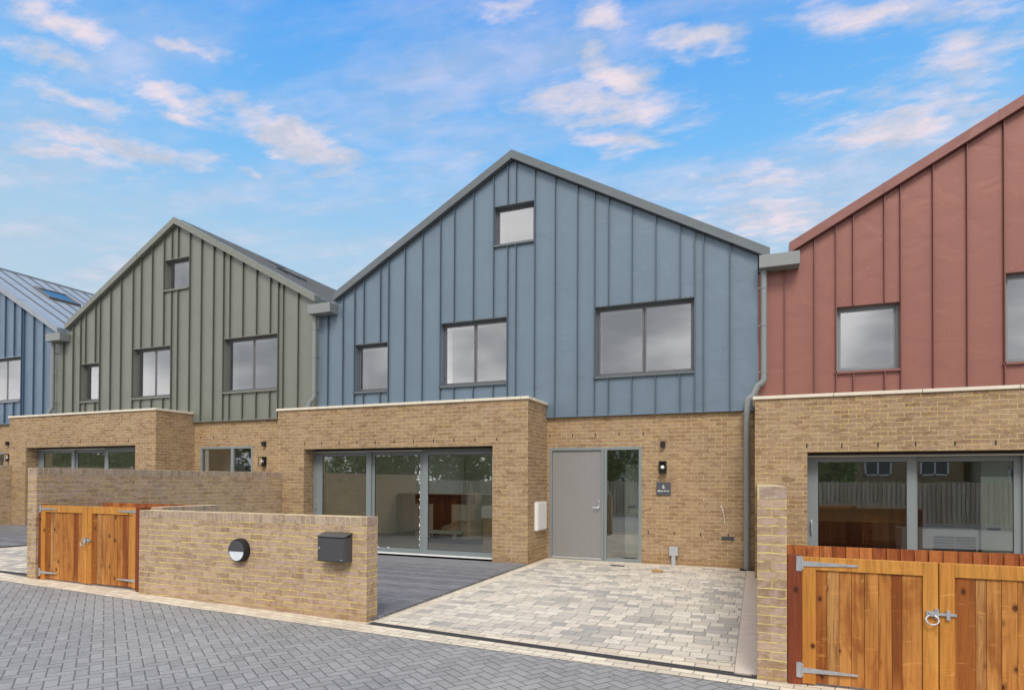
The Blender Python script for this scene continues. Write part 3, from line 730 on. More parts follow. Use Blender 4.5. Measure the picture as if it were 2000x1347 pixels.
def frontdoor(h, x0, x1, z0, z1, mull, lever_right=True, leaf_x=None):
    y = YM-.005; w = .06
    mb = MB()
    mb.box(x0, y, z0, x0+w, y+.1, z1-w); mb.box(x1-w, y, z0, x1, y+.1, z1-w); mb.box(x0, y, z1-w, x1, y+.1, z1)
    mb.box(mull-.055, y, z0, mull-.008, y+.1, z1-w); mb.box(mull+.008, y, z0, mull+.055, y+.1, z1-w)
    mb.box(mull-.008, y+.022, z0, mull+.008, y+.1, z1-w)
    mb.box(mull+.055, y+.003, z0, x1-w, y+.1, z0+.075); mb.box(x0+w, y+.004, z0, mull-.055, y+.1, z0+.02)
    f = mb.build('front_door', 'frame', h, bevel=.003)
    lx0, lx1 = x0+w+.004, mull-.059
    lf = MB(); n = 9
    for i in range(n):
        a = lx0+(lx1-lx0)*i/n; b = lx0+(lx1-lx0)*(i+1)/n
        lf.box(a+(0.001 if i else 0), y+.035, z0+.075, b-(.001 if i < n-1 else 0), y+.085, z1-w-.006)
    lf.box(lx0+.002, y+.037, z0+.076, lx1-.002, y+.08, z1-w-.007)
    lf.build('door_leaf', 'door', f)
    MB().box(lx0, y+.012, z0+.022, lx1, y+.05, z0+.07).build('weather_bar', 'silver', f)
    hx = lx1-.05; zh = z0+1.12
    MB().box(hx-.018, y+.022, zh-.02, hx+.018, y+.034, zh+.16).tube([(hx, y+.022, zh), (hx, y-.03, zh), (hx-.03, y-.035, zh), (hx-.13, y-.035, zh)], .009, 8).tube([(hx, y+.022, zh+.12), (hx, y+.0, zh+.12)], .018, 10).build('door_handle', 'silver', f)
    MB().quad((mull+.055, y+.03, z0+.075), (x1-w, y+.03, z0+.075), (x1-w, y+.03, z1-w), (mull+.055, y+.03, z1-w)).build('sidelight_pane', 'pglass', f)
    # hall behind
    r = MB(); a, b = x0-.02, x1+.9
    r.quad((a, YM+.11, z0), (a, 17, z0), (a, 17, z1+.2), (a, YM+.11, z1+.2)); r.quad((b, YM+.11, z0), (b, YM+.11, z1+.2), (b, 17, z1+.2), (b, 17, z0))
    r.quad((a, 17, z0), (-3.0, 17, z0), (-3.0, 17, z1+.2), (a, 17, z1+.2)); r.quad((a, YM+.11, z1+.2), (a, 17, z1+.2), (b, 17, z1+.2), (b, YM+.11, z1+.2))  # back wall stops short: unseen gap added to light the hall
    r.build('interior_wall', 'wallw', h)
    MB().quad((a, YM+.05, z0+.01), (b, YM+.05, z0+.01), (b, 17, z0+.01), (a, 17, z0+.01)).build('interior_floor', 'floor', h)
    return f

# --- middle house (blue)
CS = [-10.05, -9.59, -9.26, -8.97, -8.49, -8.25, -7.80, -7.32, -6.86, -6.48, -5.99, -5.51, -5.14, -4.95, -4.49, -4.04, -3.54, -3.18, -2.87, -2.38, -1.90, -1.42, -1.13, -.97, -.48]
CW = [(-9.23, -8.27, 3.85, 5.01, 1, 'L'), (-6.83, -5.16, 3.865, 5.32, 2), (-5.48, -4.52, 6.955, 7.82, 1, 'L'), (-3.155, -1.15, 3.865, 5.325, 2)]
wv = [(-9.8+.489*i, YB, 2.52) for i in range(11)]+[(-4.17+.503*i, YM, 2.655) for i in range(5)]+[(-2.054+.513*i, YM, .635) for i in range(4)]
HC = house('middle terraced house with slate blue metal gable and grey front door', -5.03, 8.99, 0., -10.36, .02, 3.07, CS, CW, 'blue', 'tblue', 'roofgrey',
    -10.6, -4.235, 3.31, (-9.82, -5.005, .03, 2.395), [(-9.77, -8.2, 0, .2, .13), (-8.22, -6.85, .05, .09, .09), (-6.84, -5.055, 0, .13, .06)],
    (-4.235, -.03, (-4.18, -2.19, 0, 2.39)), (-9.82, .23), weeps=wv, rear=(-9.15, -4.4))
frontdoor(HC, -4.18, -2.19, 0.0, 2.39, -2.975)
# inner door, added cabinets whose dark fronts imitate a reflection in the glass
MB().box(-2.68, 13.3, .02, -2.0, 13.35, 2.05).build('interior_door', 'pvc', HC)
MB().tube([(-2.6, 13.3, 1.12), (-2.6, 13.26, 1.12), (-2.45, 13.26, 1.12)], .013, 8).build('door_handle', 'black', HC)
MB().box(-9.0, 15.0, 1.02, -7.4, 15.6, 1.28).box(-8.42, 15.0, .03, -7.85, 15.6, 1.018).build('added_cabinet', 'cab', HC)
MB().box(-9.0, 15.02, .03, -8.422, 15.6, 1.018).build('added_cabinet', 'wallw', HC)
MB().box(-7.848, 15.02, .03, -7.4, 15.6, 1.018).build('added_cabinet', 'wallw', HC)
MB().box(-10.478, 17.3, .62, -10.47, 17.52, .78).box(-10.478, 17.6, .62, -10.47, 17.74, .78).build('wall_socket', 'black', HC)

# --- left neighbour (green)
GS = [-20.30, -19.84, -19.51, -19.26, -18.81, -18.58, -18.13, -17.67, -17.18, -16.82, -16.36, -15.90, -15.56, -15.32, -14.86, -14.41, -13.95, -13.60, -13.35, -12.88, -12.40, -11.93, -11.64, -11.49, -11.00]
GW = [(-19.48, -18.61, 4.07, 5.22, 1, 'L'), (-17.15, -15.58, 4.06, 5.51, 2), (-15.87, -14.92, 7.12, 7.98, 1, 'L'), (-13.57, -11.67, 4.06, 5.52, 2)]
wv = [(-20.16+.49*i, YB, 2.72) for i in range(10)]+[(-14.5+.5*i, YM, 2.85) for i in range(5)]
HG = house('terraced house with olive green metal gable left of the slate blue one', -15.40, 9.14, .2, -20.75, -10.363, 3.30, GS, GW, 'green', 'tgreen', 'roofgrey',
    -20.95, -14.72, 3.50, (-20.17, -15.49, .23, 2.595), [(-20.12, -18.52, 0, .2, .13), (-18.54, -17.2, .05, .09, .09), (-17.19, -15.54, 0, .13, .06)],
    (-14.72, -10.605, (-14.49, -12.58, .2, 2.58)), (-20.12, -10.40), sky=[(-14.1, 14.0, -13.2, 15.3)], weeps=wv, rear=(-19.6, -15))
def glazed_door(h, x0, x1, z0, z1, mull):
    y = YM-.005; w = .06; mb = MB()
    mb.box(x0, y, z0, x0+w, y+.1, z1-w); mb.box(x1-w, y, z0, x1, y+.1, z1-w); mb.box(x0, y, z1-w, x1, y+.1, z1); mb.box(mull-.05, y, z0, mull+.05, y+.1, z1-w)
    mb.box(x0+w, y, z0, mull-.05, y+.1, z0+.09); mb.box(mull+.05, y, z0, x1-w, y+.1, z0+.09)
    f = mb.build('front_door', 'frame', h, bevel=.003)
    glasspane(x0+w, z0+.09, mull-.05, z1-w, y+.04, f, 'pglass'); glasspane(mull+.05, z0+.09, x1-w, z1-w, y+.04, f, 'pglass')
    MB().box(x0+w+.05, y+.06, z0+.1, x0+w+.19, y+.09, z1-w-.02).build('door_edge', 'reveal', f)
    MB().box(x0+w+.22, y+.5, z0+.02, mull, y+.55, z1-w-.1).build('door_leaf', 'door', f)
    r = MB(); a, b = x0-.02, x1+.9
    r.quad((a, YM+.11, z0), (a, 16, z0), (a, 16, z1+.2), (a, YM+.11, z1+.2)); r.quad((b, YM+.11, z0), (b, YM+.11, z1+.2), (b, 16, z1+.2), (b, 16, z0))
    r.quad((a, 16, z0), (b, 16, z0), (b, 16, z1+.2), (a, 16, z1+.2)); r.quad((a, YM+.11, z1+.2), (a, 16, z1+.2), (b, 16, z1+.2), (b, YM+.11, z1+.2))
    r.build('interior_wall', 'wallw', h)
    MB().quad((a, YM+.05, z0+.01), (b, YM+.05, z0+.01), (b, 16, z0+.01), (a, 16, z0+.01)).build('interior_floor', 'floor', h)
glazed_door(HG, -14.49, -12.58, .2, 2.58, -13.31)

# --- far left house (bright blue)
BS = [x-10.42 for x in GS[:-4]]+[-22.42, -22.30, -21.79, -21.29]
BW = [(-24.35, -22.50, 4.25, 5.70, 2), (-27.6, -26.0, 4.25, 5.7, 2)]
HB = house('bright blue metal clad terraced house at the far left edge', -25.8, 9.40, .4, -31.15, -20.753, 3.38+.13, BS, BW, 'bright', 'tbright', 'roofpale',
    -31.4, -25.15, 3.72, (-30.6, -25.9, .45, 2.8), [(-30.55, -28.9, 0, .2, .13), (-28.92, -27.6, .05, .09, .09), (-27.59, -25.95, 0, .13, .06)],
    (-25.15, -20.95, (-24.9, -23.42, .3, 2.55)), (-30.5, -20.46), sky=[(-24.42, 13.95, -23.55, 15.05)])
glazed_door(HB, -24.9, -23.42, .3, 2.55, -24.2)

# --- right neighbour (red)
RS = [.49, .99, 1.34, 1.62, 2.11, 2.39, 2.84, 3.33, 3.84, 4.3, 4.8, 5.2, 5.6, 6.0, 6.5, 7., 7.5, 8., 8.5, 9., 9.5]
RW = [(1.355, 2.345, 3.69, 4.865, 1, 'L', 'frame'), (3.855, 5.5, 3.69, 5.18, 2, 'L', 'frame')]
wv = [(.784+.52*i, YB, 2.29) for i in range(8)]
HR = house('oxide red metal clad terraced house at the right edge', 5.34, 8.77, -.2, .023, 10.4, 2.9, RS, RW, 'red', 'tred', 'roofgrey',
    -.03, 6.3, 3.10, (.79, 5.6, -.18, 2.18), [(.84, 2.42, 0, .14, .13), (2.4, 3.86, .05, .05, .13), (3.83, 5.55, 0, .1, .1)],
    (6.3, 10.3, None), (.56, 10.6), weeps=wv, part_x=6.0, rear=(.1, 1.6))
MB().box(1.0, 14.6, -.16, 2.25, 15.2, .84).build('added_cabinet', 'cab', HR)  # added block, its dark front imitates a fence reflection in the glass
MB().box(.95, 14.55, .845, 2.85, 15.25, 1.24).build('worktop', 'worktop', HR)
MB().box(3.55, 12.6, -.16, 4.3, 12.65, 1.78).build('interior_door', 'pvc', HR)
MB().tube([(3.64, 12.6, .90), (3.64, 12.56, .90), (3.8, 12.56, .90)], .014, 8).build('door_handle', 'black', HR)

# ---------------------------------------------------------------- hoppers and downpipes
def downpipe(dx, dz, label, zt=5.65, zb=0.):
    x = .124+dx
    t = thing('downpipe', (x, 12.4, G(x) if dx else 0.), label, 'downpipe', 'downpipes between the houses')
    hp = MB().box(-.0+.04+dx, 12.18, 5.655+dz, .73+dx, 12.49, 5.895+dz); hp.build('rainwater_hopper', 'gutter', t, bevel=.006)
    y = 12.36; r = .0575
    P = [(x, y, 5.66+dz)]
    z1 = 3.62+dz
    P += [(x, y, z1)]
    for k in range(1, 7):
        a = k/7*math.pi/2; P.append((x-.10*(1-math.cos(a))*1.3, y, z1-.12*math.sin(a)))
    x2 = x-.295
    for k in range(6, 0, -1):
        a = k/7*math.pi/2; P.append((x2+.10*(1-math.cos(a))*1.3, y, z1-.44+.12*math.sin(a)))
    P += [(x2, y, z1-.44), (x2, y, .02+zb)]
    MB().tube(P, r, 20).build('pipe', 'gutter', t, smooth=True)
    for zz_, xx in ((5.33+dz, x), (4.62+dz, x), (3.74+dz, x), (2.97+dz, x2), (1.96+dz, x2), (.87+dz, x2)):
        MB().tube([(xx, y, zz_-.018), (xx, y, zz_+.018)], r+.006, 20).box(xx-r-.035, y-.012, zz_-.01, xx-r, y+.012, zz_+.01).box(xx-.02, y+r-.01, zz_-.012, xx+.02, YC+.06, zz_+.012).build('pipe_bracket', 'gutter', t)
    MB().box(x2-.13, y-.12, zb+.0, x2+.13, y+.12, zb+.02).build('gully_cover', 'black', t)
downpipe(0, 0, 'grey downpipe and square hopper between the slate blue and red houses')
downpipe(-10.5, .17, 'grey downpipe and hopper between the green and slate blue houses', zb=.3)
downpipe(-20.76, .32, 'grey downpipe and hopper between the bright blue and green houses', zb=.3)
MB().box(.24, 12.63, 5.55, .555, 21, 5.6).build('valley_gutter', 'gutter', HC)
MB().box(-10.39, 12.63, 5.7, -9.83, 21, 5.75).build('valley_gutter', 'gutter', HG)
MB().box(-20.45, 12.63, 5.85, -20.13, 21, 5.9).build('valley_gutter', 'gutter', HB)

# ---------------------------------------------------------------- garden walls
def gwall(label, boxes, zt, z0, origin, cat='wall', group=None, name='garden_wall', rl='rowlocky'):
    """boxes = plan rectangles (x0,y0,x1,y1); top course is brick on edge"""
    t = thing(name, origin, label, cat, group)
    b = MB(); c = MB()
    for x0, y0, x1, y1 in boxes:
        b.box(x0, y0, z0, x1, y1, zt-.11)
        c.box(x0-.001, y0-.001, zt-.11, x1+.001, y1+.001, zt)
    b.build('brickwork', 'gbrick', t, origin=(origin[0], origin[1], zt-.11-.075*30)); 
    c.build('coping', rl, t, origin=(origin[0], origin[1], zt-.115), bevel=.004)
    return t
gwall('low brick garden wall carrying the letterbox and round light', [(-8.09, 6.008, -4.255, 6.225)], 1.24, -.06, (-8.09, 6.012, 0), rl='rowlock')
gwall('short brick return wall behind the letterbox wall', [(-8.15, 6.235, -7.94, 7.25)], 1.275, -.06, (-8.15, 6.235, 0))
gwall('tall brick party wall behind the left wooden gate', [(-10.675, 6.05, -10.46, 11.355)], 1.85, -.06, (-10.675, 6.05, 0))
gwall('brick party wall at the far left edge of the photo', [(-21.05, 6.1, -20.84, 11.355)], 2.07, -.06, (-21.05, 6.1, 0))
gwall('slim brick pillar beside the right wooden gate', [(.004, 5.58, .233, 11.355)], 1.64, -.06, (.004, 5.58, 0))

# ---------------------------------------------------------------- timber gates and store fences
def strap(mb, x, y, z, L, s):     # tapered strap with pivot plate, s=+1 to the right
    mb.prism([(x, z-.022), (x+s*L, z-.008), (x+s*L, z+.008), (x, z+.022)] if s > 0 else [(x+s*L, z-.008), (x, z-.022), (x, z+.022), (x+s*L, z+.008)], y-.006, y)
def gate(x0, x1, y, zb, zt, lab, bd, posts, ring_s=-1):
    t = thing('wooden_gate', ((x0+x1)/2, y, zb), lab, 'gate', None)
    mid = (x0+x1)/2
    for side, (a, b) in ((1, (x0, mid-.004)), (-1, (mid+.004, x1))):
        fr = MB(); st = .10
        fr.box(a, y, zb, a+st, y+.04, zt); fr.box(b-st, y, zb, b, y+.04, zt); fr.box(a+st, y+.001, zt-.105, b-st, y+.04, zt)
        leaf = fr.build('gate_leaf', 'railwood', t, bevel=.003)
        bo = MB(); x = a+st+.001; i = 0
        ws = bd[:] if side > 0 else bd[::-1]
        tot = sum(ws); L = b-st-.001-x
        for w_ in ws:
            ww = w_/tot*L; bo.box(x, y+.014+random.uniform(0, .006), zb+.01, x+ww-.003, y+.034, zt-.106); x += ww
        bo.box(a+st, y+.036, zb+.1, b-st, y+.038, zt-.12)
        bo.build('gate_boards', 'timber', leaf)
        MB().box(a+.01, y+.041, zb+.08, b-.01, y+.075, zb+.18).build('gate_ledge', 'timber', leaf)
        hx = a if side > 0 else b
        for z in (zt-.055, zb+.11):
            hm = MB(); strap(hm, hx+side*.004, y-.001, z, .40, side)
            hm.box(hx-side*.045, y-.007, z-.062, hx-side*.002, y-.0015, z+.062); hm.tube([(hx, y-.009, z-.05), (hx, y-.009, z+.05)], .008, 8)
            for q in (.05, .18, .31): hm.tube([(hx+side*q, y-.010, z), (hx+side*q, y-.006, z)], .006, 6)
            hm.build('strap_hinge', 'silver', leaf)
    zl = zb+.64; lm = MB()
    lm.tube([(mid-.05+.042*math.cos(k/20*2*math.pi), y-.02-.012*(1-math.sin(k/20*2*math.pi)), zl-.035+.034*math.sin(k/20*2*math.pi)) for k in range(21)], .0065, 8, False)
    lm.box(mid-.085, y-.012, zl-.005, mid-.02, y-.001, zl+.03); lm.tube([(mid-.05, y-.03, zl+.012), (mid-.05, y, zl+.012)], .02, 10)
    lm.box(mid-.03, y-.022, zl-.025, mid-.005, y-.001, zl+.05); lm.box(mid-.06, y-.018, zl+.0, mid+.11, y-.006, zl+.02)
    lm.box(mid+.045, y-.024, zl-.03, mid+.068, y-.001, zl+.04)
    lm.build('ring_latch', 'silver', t)
    for a, b in posts:
        MB().box(a, y-(.03 if a < -8 and a > -9 else 0), zb-.03, b, y+.1, zt+.01).build('gate_post', 'redwood', t, bevel=.003)
    return t
B1 = [.10, .105, .105, .11, .115, .11, .08, .16]
gate(.349, 2.25, 5.575, .02, 1.06, 'wooden double gate at the bottom right beside the brick pillar', B1, [(.240, .345), (2.255, 2.36)])
gate(-10.40, -8.238, 6.085, .11, 1.265, 'wooden double gate at the left in front of the tall party wall', [.1, .11, .1, .1, .09, .12, .1, .1], [(-10.456, -10.404), (-8.234, -8.10)])
def store_fence(x0, x1, y, z0, z1, lab, n):
    t = thing('board_fence', ((x0+x1)/2, y, z0), lab, 'fence', None)
    mb = MB(); w_ = (x1-x0)/n
    for i in range(n):
        a = x0+w_*i
        mb.v += [(a, y, z0), (a+w_-.002, y+.016, z0), (a+w_-.002, y+.018, z0), (a, y+.018, z0)]+[(a, y, z1), (a+w_-.002, y+.016, z1), (a+w_-.002, y+.018, z1), (a, y+.018, z1)]
        k = len(mb.v)-8; mb.f += [tuple(k+j for j in q) for q in ((0,3,2,1),(4,5,6,7),(0,1,5,4),(1,2,6,5),(2,3,7,6),(3,0,4,7))]
    mb.build('fence_boards', 'feather', t)
    MB().box(x0, y+.022, z1-.12, x1, y+.06, z1-.04).box(x0, y+.022, z0+.1, x1, y+.06, z0+.18).build('fence_rail', 'redwood', t)
    for x in (x0+.04, x1-.04): MB().box(x-.04, y+.061, z0, x+.04, y+.14, z1-.02).build('fence_post', 'redwood', t)
store_fence(.236, 3.6, 6.62, .0, 1.055, 'low red stained board fence behind the right gate', 30)
store_fence(-10.455, -8.16, 7.1, .0, 1.27, 'low red stained board fence behind the left gate', 23)

# ---------------------------------------------------------------- fittings
lb = thing('letterbox', (-4.66, 5.92, .71), 'dark grey wall letterbox on the low brick wall', 'letterbox')
MB().box(-4.860, 5.868, .712, -4.462, 6.010, 1.0).build('box_body', 'anthracite', lb, bevel=.006)
MB().box(-4.842, 5.861, .722, -4.475, 5.867, .985).build('box_door', 'anthracite', lb, bevel=.003)
k = MB(); k.v += [(-4.864, 5.856, 1.001), (-4.457, 5.856, 1.001), (-4.457, 6.008, 1.04), (-4.864, 6.008, 1.04), (-4.864, 5.856, 1.014), (-4.457, 5.856, 1.014), (-4.457, 6.008, 1.055), (-4.864, 6.008, 1.055)]
k.f += [(0,3,2,1),(4,5,6,7),(0,1,5,4),(1,2,6,5),(2,3,7,6),(3,0,4,7)]
k.build('box_lid', 'anthracite', lb, bevel=.004)
MB().tube([(-4.825, 5.850, .87), (-4.825, 5.862, .87)], .012, 12).build('box_lock', 'silver', lb)
MB().box(-4.525, 5.858, .735, -4.492, 5.8605, .743).build('maker_plate', 'silver', lb)
bl = thing('bulkhead_light', (-6.2, 5.97, .77), 'round black light with frosted lower half on the low brick wall', 'wall light')
MB().tube([(-6.195, 6.010, .768), (-6.195, 5.955, .768), (-6.195, 5.93, .768)], [.152, .152, .140], 48).build('light_body', 'black', bl, smooth=True)
d_ = MB(); n = 24; b = 0
pts = [(-6.195+.118*math.cos(math.pi+math.pi*i/n), .768-.012+.118*math.sin(math.pi+math.pi*i/n)) for i in range(n+1)]
d_.prism(pts, 5.922, 5.93).build('diffuser', 'diffuser', bl)
d2 = MB(); pts = [(-6.195+.135*math.cos(math.pi*i/n), .768-.008+.135*math.sin(math.pi*i/n)) for i in range(n+1)]
d2.prism(pts, 5.915, 5.93).build('visor', 'anthracite', bl, bevel=.004)

def lantern(x, z, y, lab):
    t = thing('wall_lantern', (x, y, z), lab, 'wall light', 'lanterns beside the front doors')
    w_ = .07; y0 = y-.15; hh = .125
    MB().box(x-w_, y-.02, z-hh, x+w_, y, z+hh).box(x-w_, y0, z+hh-.02, x+w_, y-.02, z+hh).box(x-w_, y0, z-hh, x+w_, y-.02, z-hh+.02).box(x-w_, y0, z-hh+.02, x-w_+.012, y0+.012, z+hh-.02).box(x+w_-.012, y0, z-hh+.02, x+w_, y0+.012, z+hh-.02).build('lantern_frame', 'black', t)
    MB().box(x-.02, y0+.05, z-hh+.02, x+.02, y0+.09, z-hh+.07).build('lamp_holder', 'black', t)
    s = bpy.data.meshes.new('bulb'); bm = bmesh.new(); bmesh.ops.create_uvsphere(bm, u_segments=16, v_segments=10, radius=.04); bm.to_mesh(s); bm.free(); s.materials.append(M['reveal'])
    for pg in s.polygons: pg.use_smooth = True
    o = bpy.data.objects.new('bulb', s); COL.objects.link(o); o.parent = t; o.location = (0, -.08, 0.0)
lantern(-1.76, 1.96, YM, 'black box lantern above the house number sign')
lantern(-12.17, 2.16, YM, 'black box lantern right of the green house door')
lantern(-23.15, 2.37, YM, 'black box lantern on the bright blue house at the left edge')
def sensor(x, z, lab):
    MB().box(x-.045, YM-.09, z-.055, x+.045, YM-.001, z+.055).box(x-.03, YM-.095, z-.065, x+.03, YM-.02, z-.055).build('sensor_box', 'black', None, origin=(x, YM, z-.06), bevel=.006, cat='sensor', label=lab, group='small black sensors over the lanterns')
sensor(-1.76, 2.43, 'small black cube sensor above the lantern on the middle house')
sensor(-12.16, 2.63, 'small black cube sensor above the lantern on the green house')
sensor(-23.2, 2.85, 'small black cube sensor at the far left edge of the photo')

sg = thing('house_sign', (-1.75, YM, 1.40), 'slate house sign with number 6 under the box lantern', 'sign')
MB().box(-1.89, YM-.022, 1.40, -1.608, YM-.006, 1.66).build('sign_plate', 'sign', sg, bevel=.002)
def text(s, size, x, y, z, parent, mat, bold=0):
    cu = bpy.data.curves.new('lettering', 'FONT'); cu.body = s; cu.size = size; cu.align_x = 'CENTER'; cu.extrude = .001; cu.offset = bold
    o = bpy.data.objects.new('tmp', cu); COL.objects.link(o)
    dg = bpy.context.evaluated_depsgraph_get(); me = bpy.data.meshes.new_from_object(o.evaluated_get(dg))
    bpy.data.objects.remove(o)
    me.materials.clear(); me.materials.append(M[mat])
    ob = bpy.data.objects.new('lettering', me); COL.objects.link(ob); ob.parent = parent
    ob.rotation_euler = (math.pi/2, 0, 0); ob.location = tuple(a-b for a, b in zip((x, y, z), WO[parent.name]))
    return ob
text('6', .105, -1.75, YM-.024, 1.535, sg, 'letter', .001)
text('Bloom Mews', .042, -1.75, YM-.024, 1.472, sg, 'letter', .0012)

mbx = thing('meter_box', (-4.22, 12.04, .65), 'white meter cabinet on the side of the brick front', 'meter box')
MB().box(-4.234, 11.75, .65, -4.16, 12.33, 1.24).build('cabinet', 'white', mbx, bevel=.008)
MB().box(-4.159, 11.78, .68, -4.153, 12.30, 1.21).build('cabinet_door', 'white', mbx, bevel=.003)
jb = thing('junction_box', (-1.545, YM, .0), 'grey junction box and stub pipe at the foot of the wall', 'junction box')
MB().box(-1.63, YM-.075, .19, -1.46, YM-.001, .37).build('box_body', 'ppipe', jb, bevel=.006)
MB().tube([(-1.545, YM-.06, .19), (-1.545, YM-.06, .13), (-1.545, YM-.06, 0.0)], [.04, .046, .046], 16).build('stub_pipe', 'ppipe', jb, smooth=True)
MB().box(-.64, YM-.008, .535, -.405, YM-.001, .61).box(-.625, YM-.012, .55, -.42, YM-.008, .555).box(-.625, YM-.012, .575, -.42, YM-.008, .58).box(-.625, YM-.012, .595, -.42, YM-.008, .60).build('air_brick', 'anthracite', None, origin=(-.52, YM, .535), cat='air brick', label='dark air brick low on the wall left of the downpipe')
MB().tube([(-.66, YM-.01, 1.2), (-.63, YM-.03, 1.17), (-.60, YM-.03, 1.05), (-.585, YM-.02, .95), (-.575, YM-.012, .84)], .006, 8).build('loose_cable', 'white', None, origin=(-.62, YM, .84), cat='cable', label='short white cable hanging loose from the brick wall', smooth=True)
MB().box(-2.69, 11.9, .004, -2.42, 12.02, .012).box(-2.68, 11.915, .0125, -2.43, 11.925, .015).box(-2.68, 11.955, .0125, -2.43, 11.965, .015).box(-2.68, 11.995, .0125, -2.43, 12.005, .015).build('gully_grate', 'anthracite', None, origin=(-2.55, 11.96, .004), cat='drain grate', label='small dark gully grate in the paving under the sidelight')
MB().box(-1.80, 11.39, .006, -1.60, 11.48, .045).build('clay_brick', 'clay', None, origin=(-1.7, 11.43, .006), bevel=.008, cat='brick', label='broken orange brick piece lying on the pale drive')

# things seen through the glass
def blob(name, mat, cx, cy, cz, sx, sy, sz, seed, lab, cat):
    random.seed(seed); me = bpy.data.meshes.new(name); bm = bmesh.new(); bmesh.ops.create_icosphere(bm, subdivisions=4, radius=1)
    from mathutils import noise as mn
    for v in bm.verts:
        n = v.co.normalized(); k = 1+.28*mn.noise(n*2.3+Vector((seed, 0, 0)))+.10*mn.noise(n*7)
        v.co = Vector((n.x*sx*k, n.y*sy*k, max(0, n.z)*sz*k))
    bm.to_mesh(me); bm.free(); me.materials.append(M[mat])
    for pg in me.polygons: pg.use_smooth = True
    o = bpy.data.objects.new(name, me); COL.objects.link(o); o.location = (cx, cy, cz); return tag(o, lab, cat)
MB().box(-8.25, 14.0, .035, -6.5, 14.95, .16).build('pallet', 'black', None, origin=(-7.4, 14.5, .035), cat='pallet', label='low dark pallet under the dust sheet behind the patio glass')
blob('dust_sheet', 'sheet', -7.1, 14.55, .16, .85, .40, .42, 3, 'crumpled beige dust sheet on the floor behind the patio glass', 'dust sheet')
MB().box(-8.2, 14.04, .285, -7.05, 14.2, .375).box(-8.1, 14.06, .17, -8.0, 14.18, .284).box(-7.3, 14.06, .17, -7.2, 14.18, .284).build('door_profile', 'pvc', None, origin=(-7.6, 14.1, .17), cat='profile', label='long pale profile lying on the floor inside the patio door')
def heatpump(x, y, z, lab, W=1.1, D=.4, H=.9, s=1):
    t = thing('heat_pump', (x, y, z), lab, 'heat pump', None)
    MB().box(x, y, z, x+W, y+D, z+H).build('casing', 'casing', t, bevel=.012)
    f = MB(); a, b = x+W*.42, x+W*.97
    MB().box(a, y-.004, z+.08, b, y-.001, z+H-.12).build('fan_recess', 'dark', t)
    for i in range(16):
        zz_ = z+.08+(H-.2)*i/15; f.box(a, y-.014, zz_, b, y-.008, zz_+.006)
    for q in (a, b-.008, (a+b)/2): f.box(q, y-.016, z+.08, q+.008, y-.002, z+H-.12)
    f.build('grille', 'ppipe', t)
    MB().tube([((a+b)/2, y-.005, z+H*.46), ((a+b)/2, y-.008, z+H*.46)], .27, 32).build('fan_opening', 'anthracite', t)
    MB().box(x+.12, y-.003, z+H*.62, x+.22, y-.001, z+H*.65).build('badge', 'black', t)
heatpump(2.3, 12.2, 0.0, 'white heat pump with grille behind the right house patio glass')
MB().box(-5.84, 12.75, .035, -5.2, 13.15, .80).build('packing_box', 'card', None, origin=(-5.5, 12.95, .035), cat='box', label='tall cardboard box behind the right edge of the patio glass')
MB().box(-5.88, 12.7, .802, -5.15, 13.2, 1.10).build('packing_box', 'white', None, origin=(-5.5, 12.95, .802), bevel=.03, cat='box', label='white box on top of the cardboard box behind the patio glass')

# ---------------------------------------------------------------- the other side of the lane (seen in the glass)
t = thing('picket_fence', (0, -4.0, .0), 'tall weathered board fence across the lane mirrored in the windows', 'fence', None)
mb = MB(); x = -58.
random.seed(5)
while x < 16:
    w_ = random.uniform(.10, .125); mb.box(x, -4.0, .08, x+w_, -3.975, 1.68+random.uniform(-.03, .03)); x += w_+random.uniform(.02, .06)
mb.build('fence_boards', 'greywood', t)
mb = MB(); x = -58.06
while x < 16: mb.box(x, -4.07, .08, x+.1, -4.05, 1.66); x += .15
mb.build('fence_boards', 'greywood', t)
MB().box(-58, -4.045, .3, 16, -4.005, .38).box(-58, -4.045, 1.3, 16, -4.005, 1.38).build('fence_rail', 'greywood', t)
def leafm():
    mt, T = new_mat('foliage'); isl = T.n('ShaderNodeNewGeometry').outputs['Random Per Island']
    T.set(T.b.inputs['Base Color'], T.ramp(isl, [(0, (.07, .13, .03)), (.5, (.17, .28, .07)), (1, (.34, .46, .16))])); T.b.inputs['Roughness'].default_value = .6
    return mt
M['leaf'] = leafm()
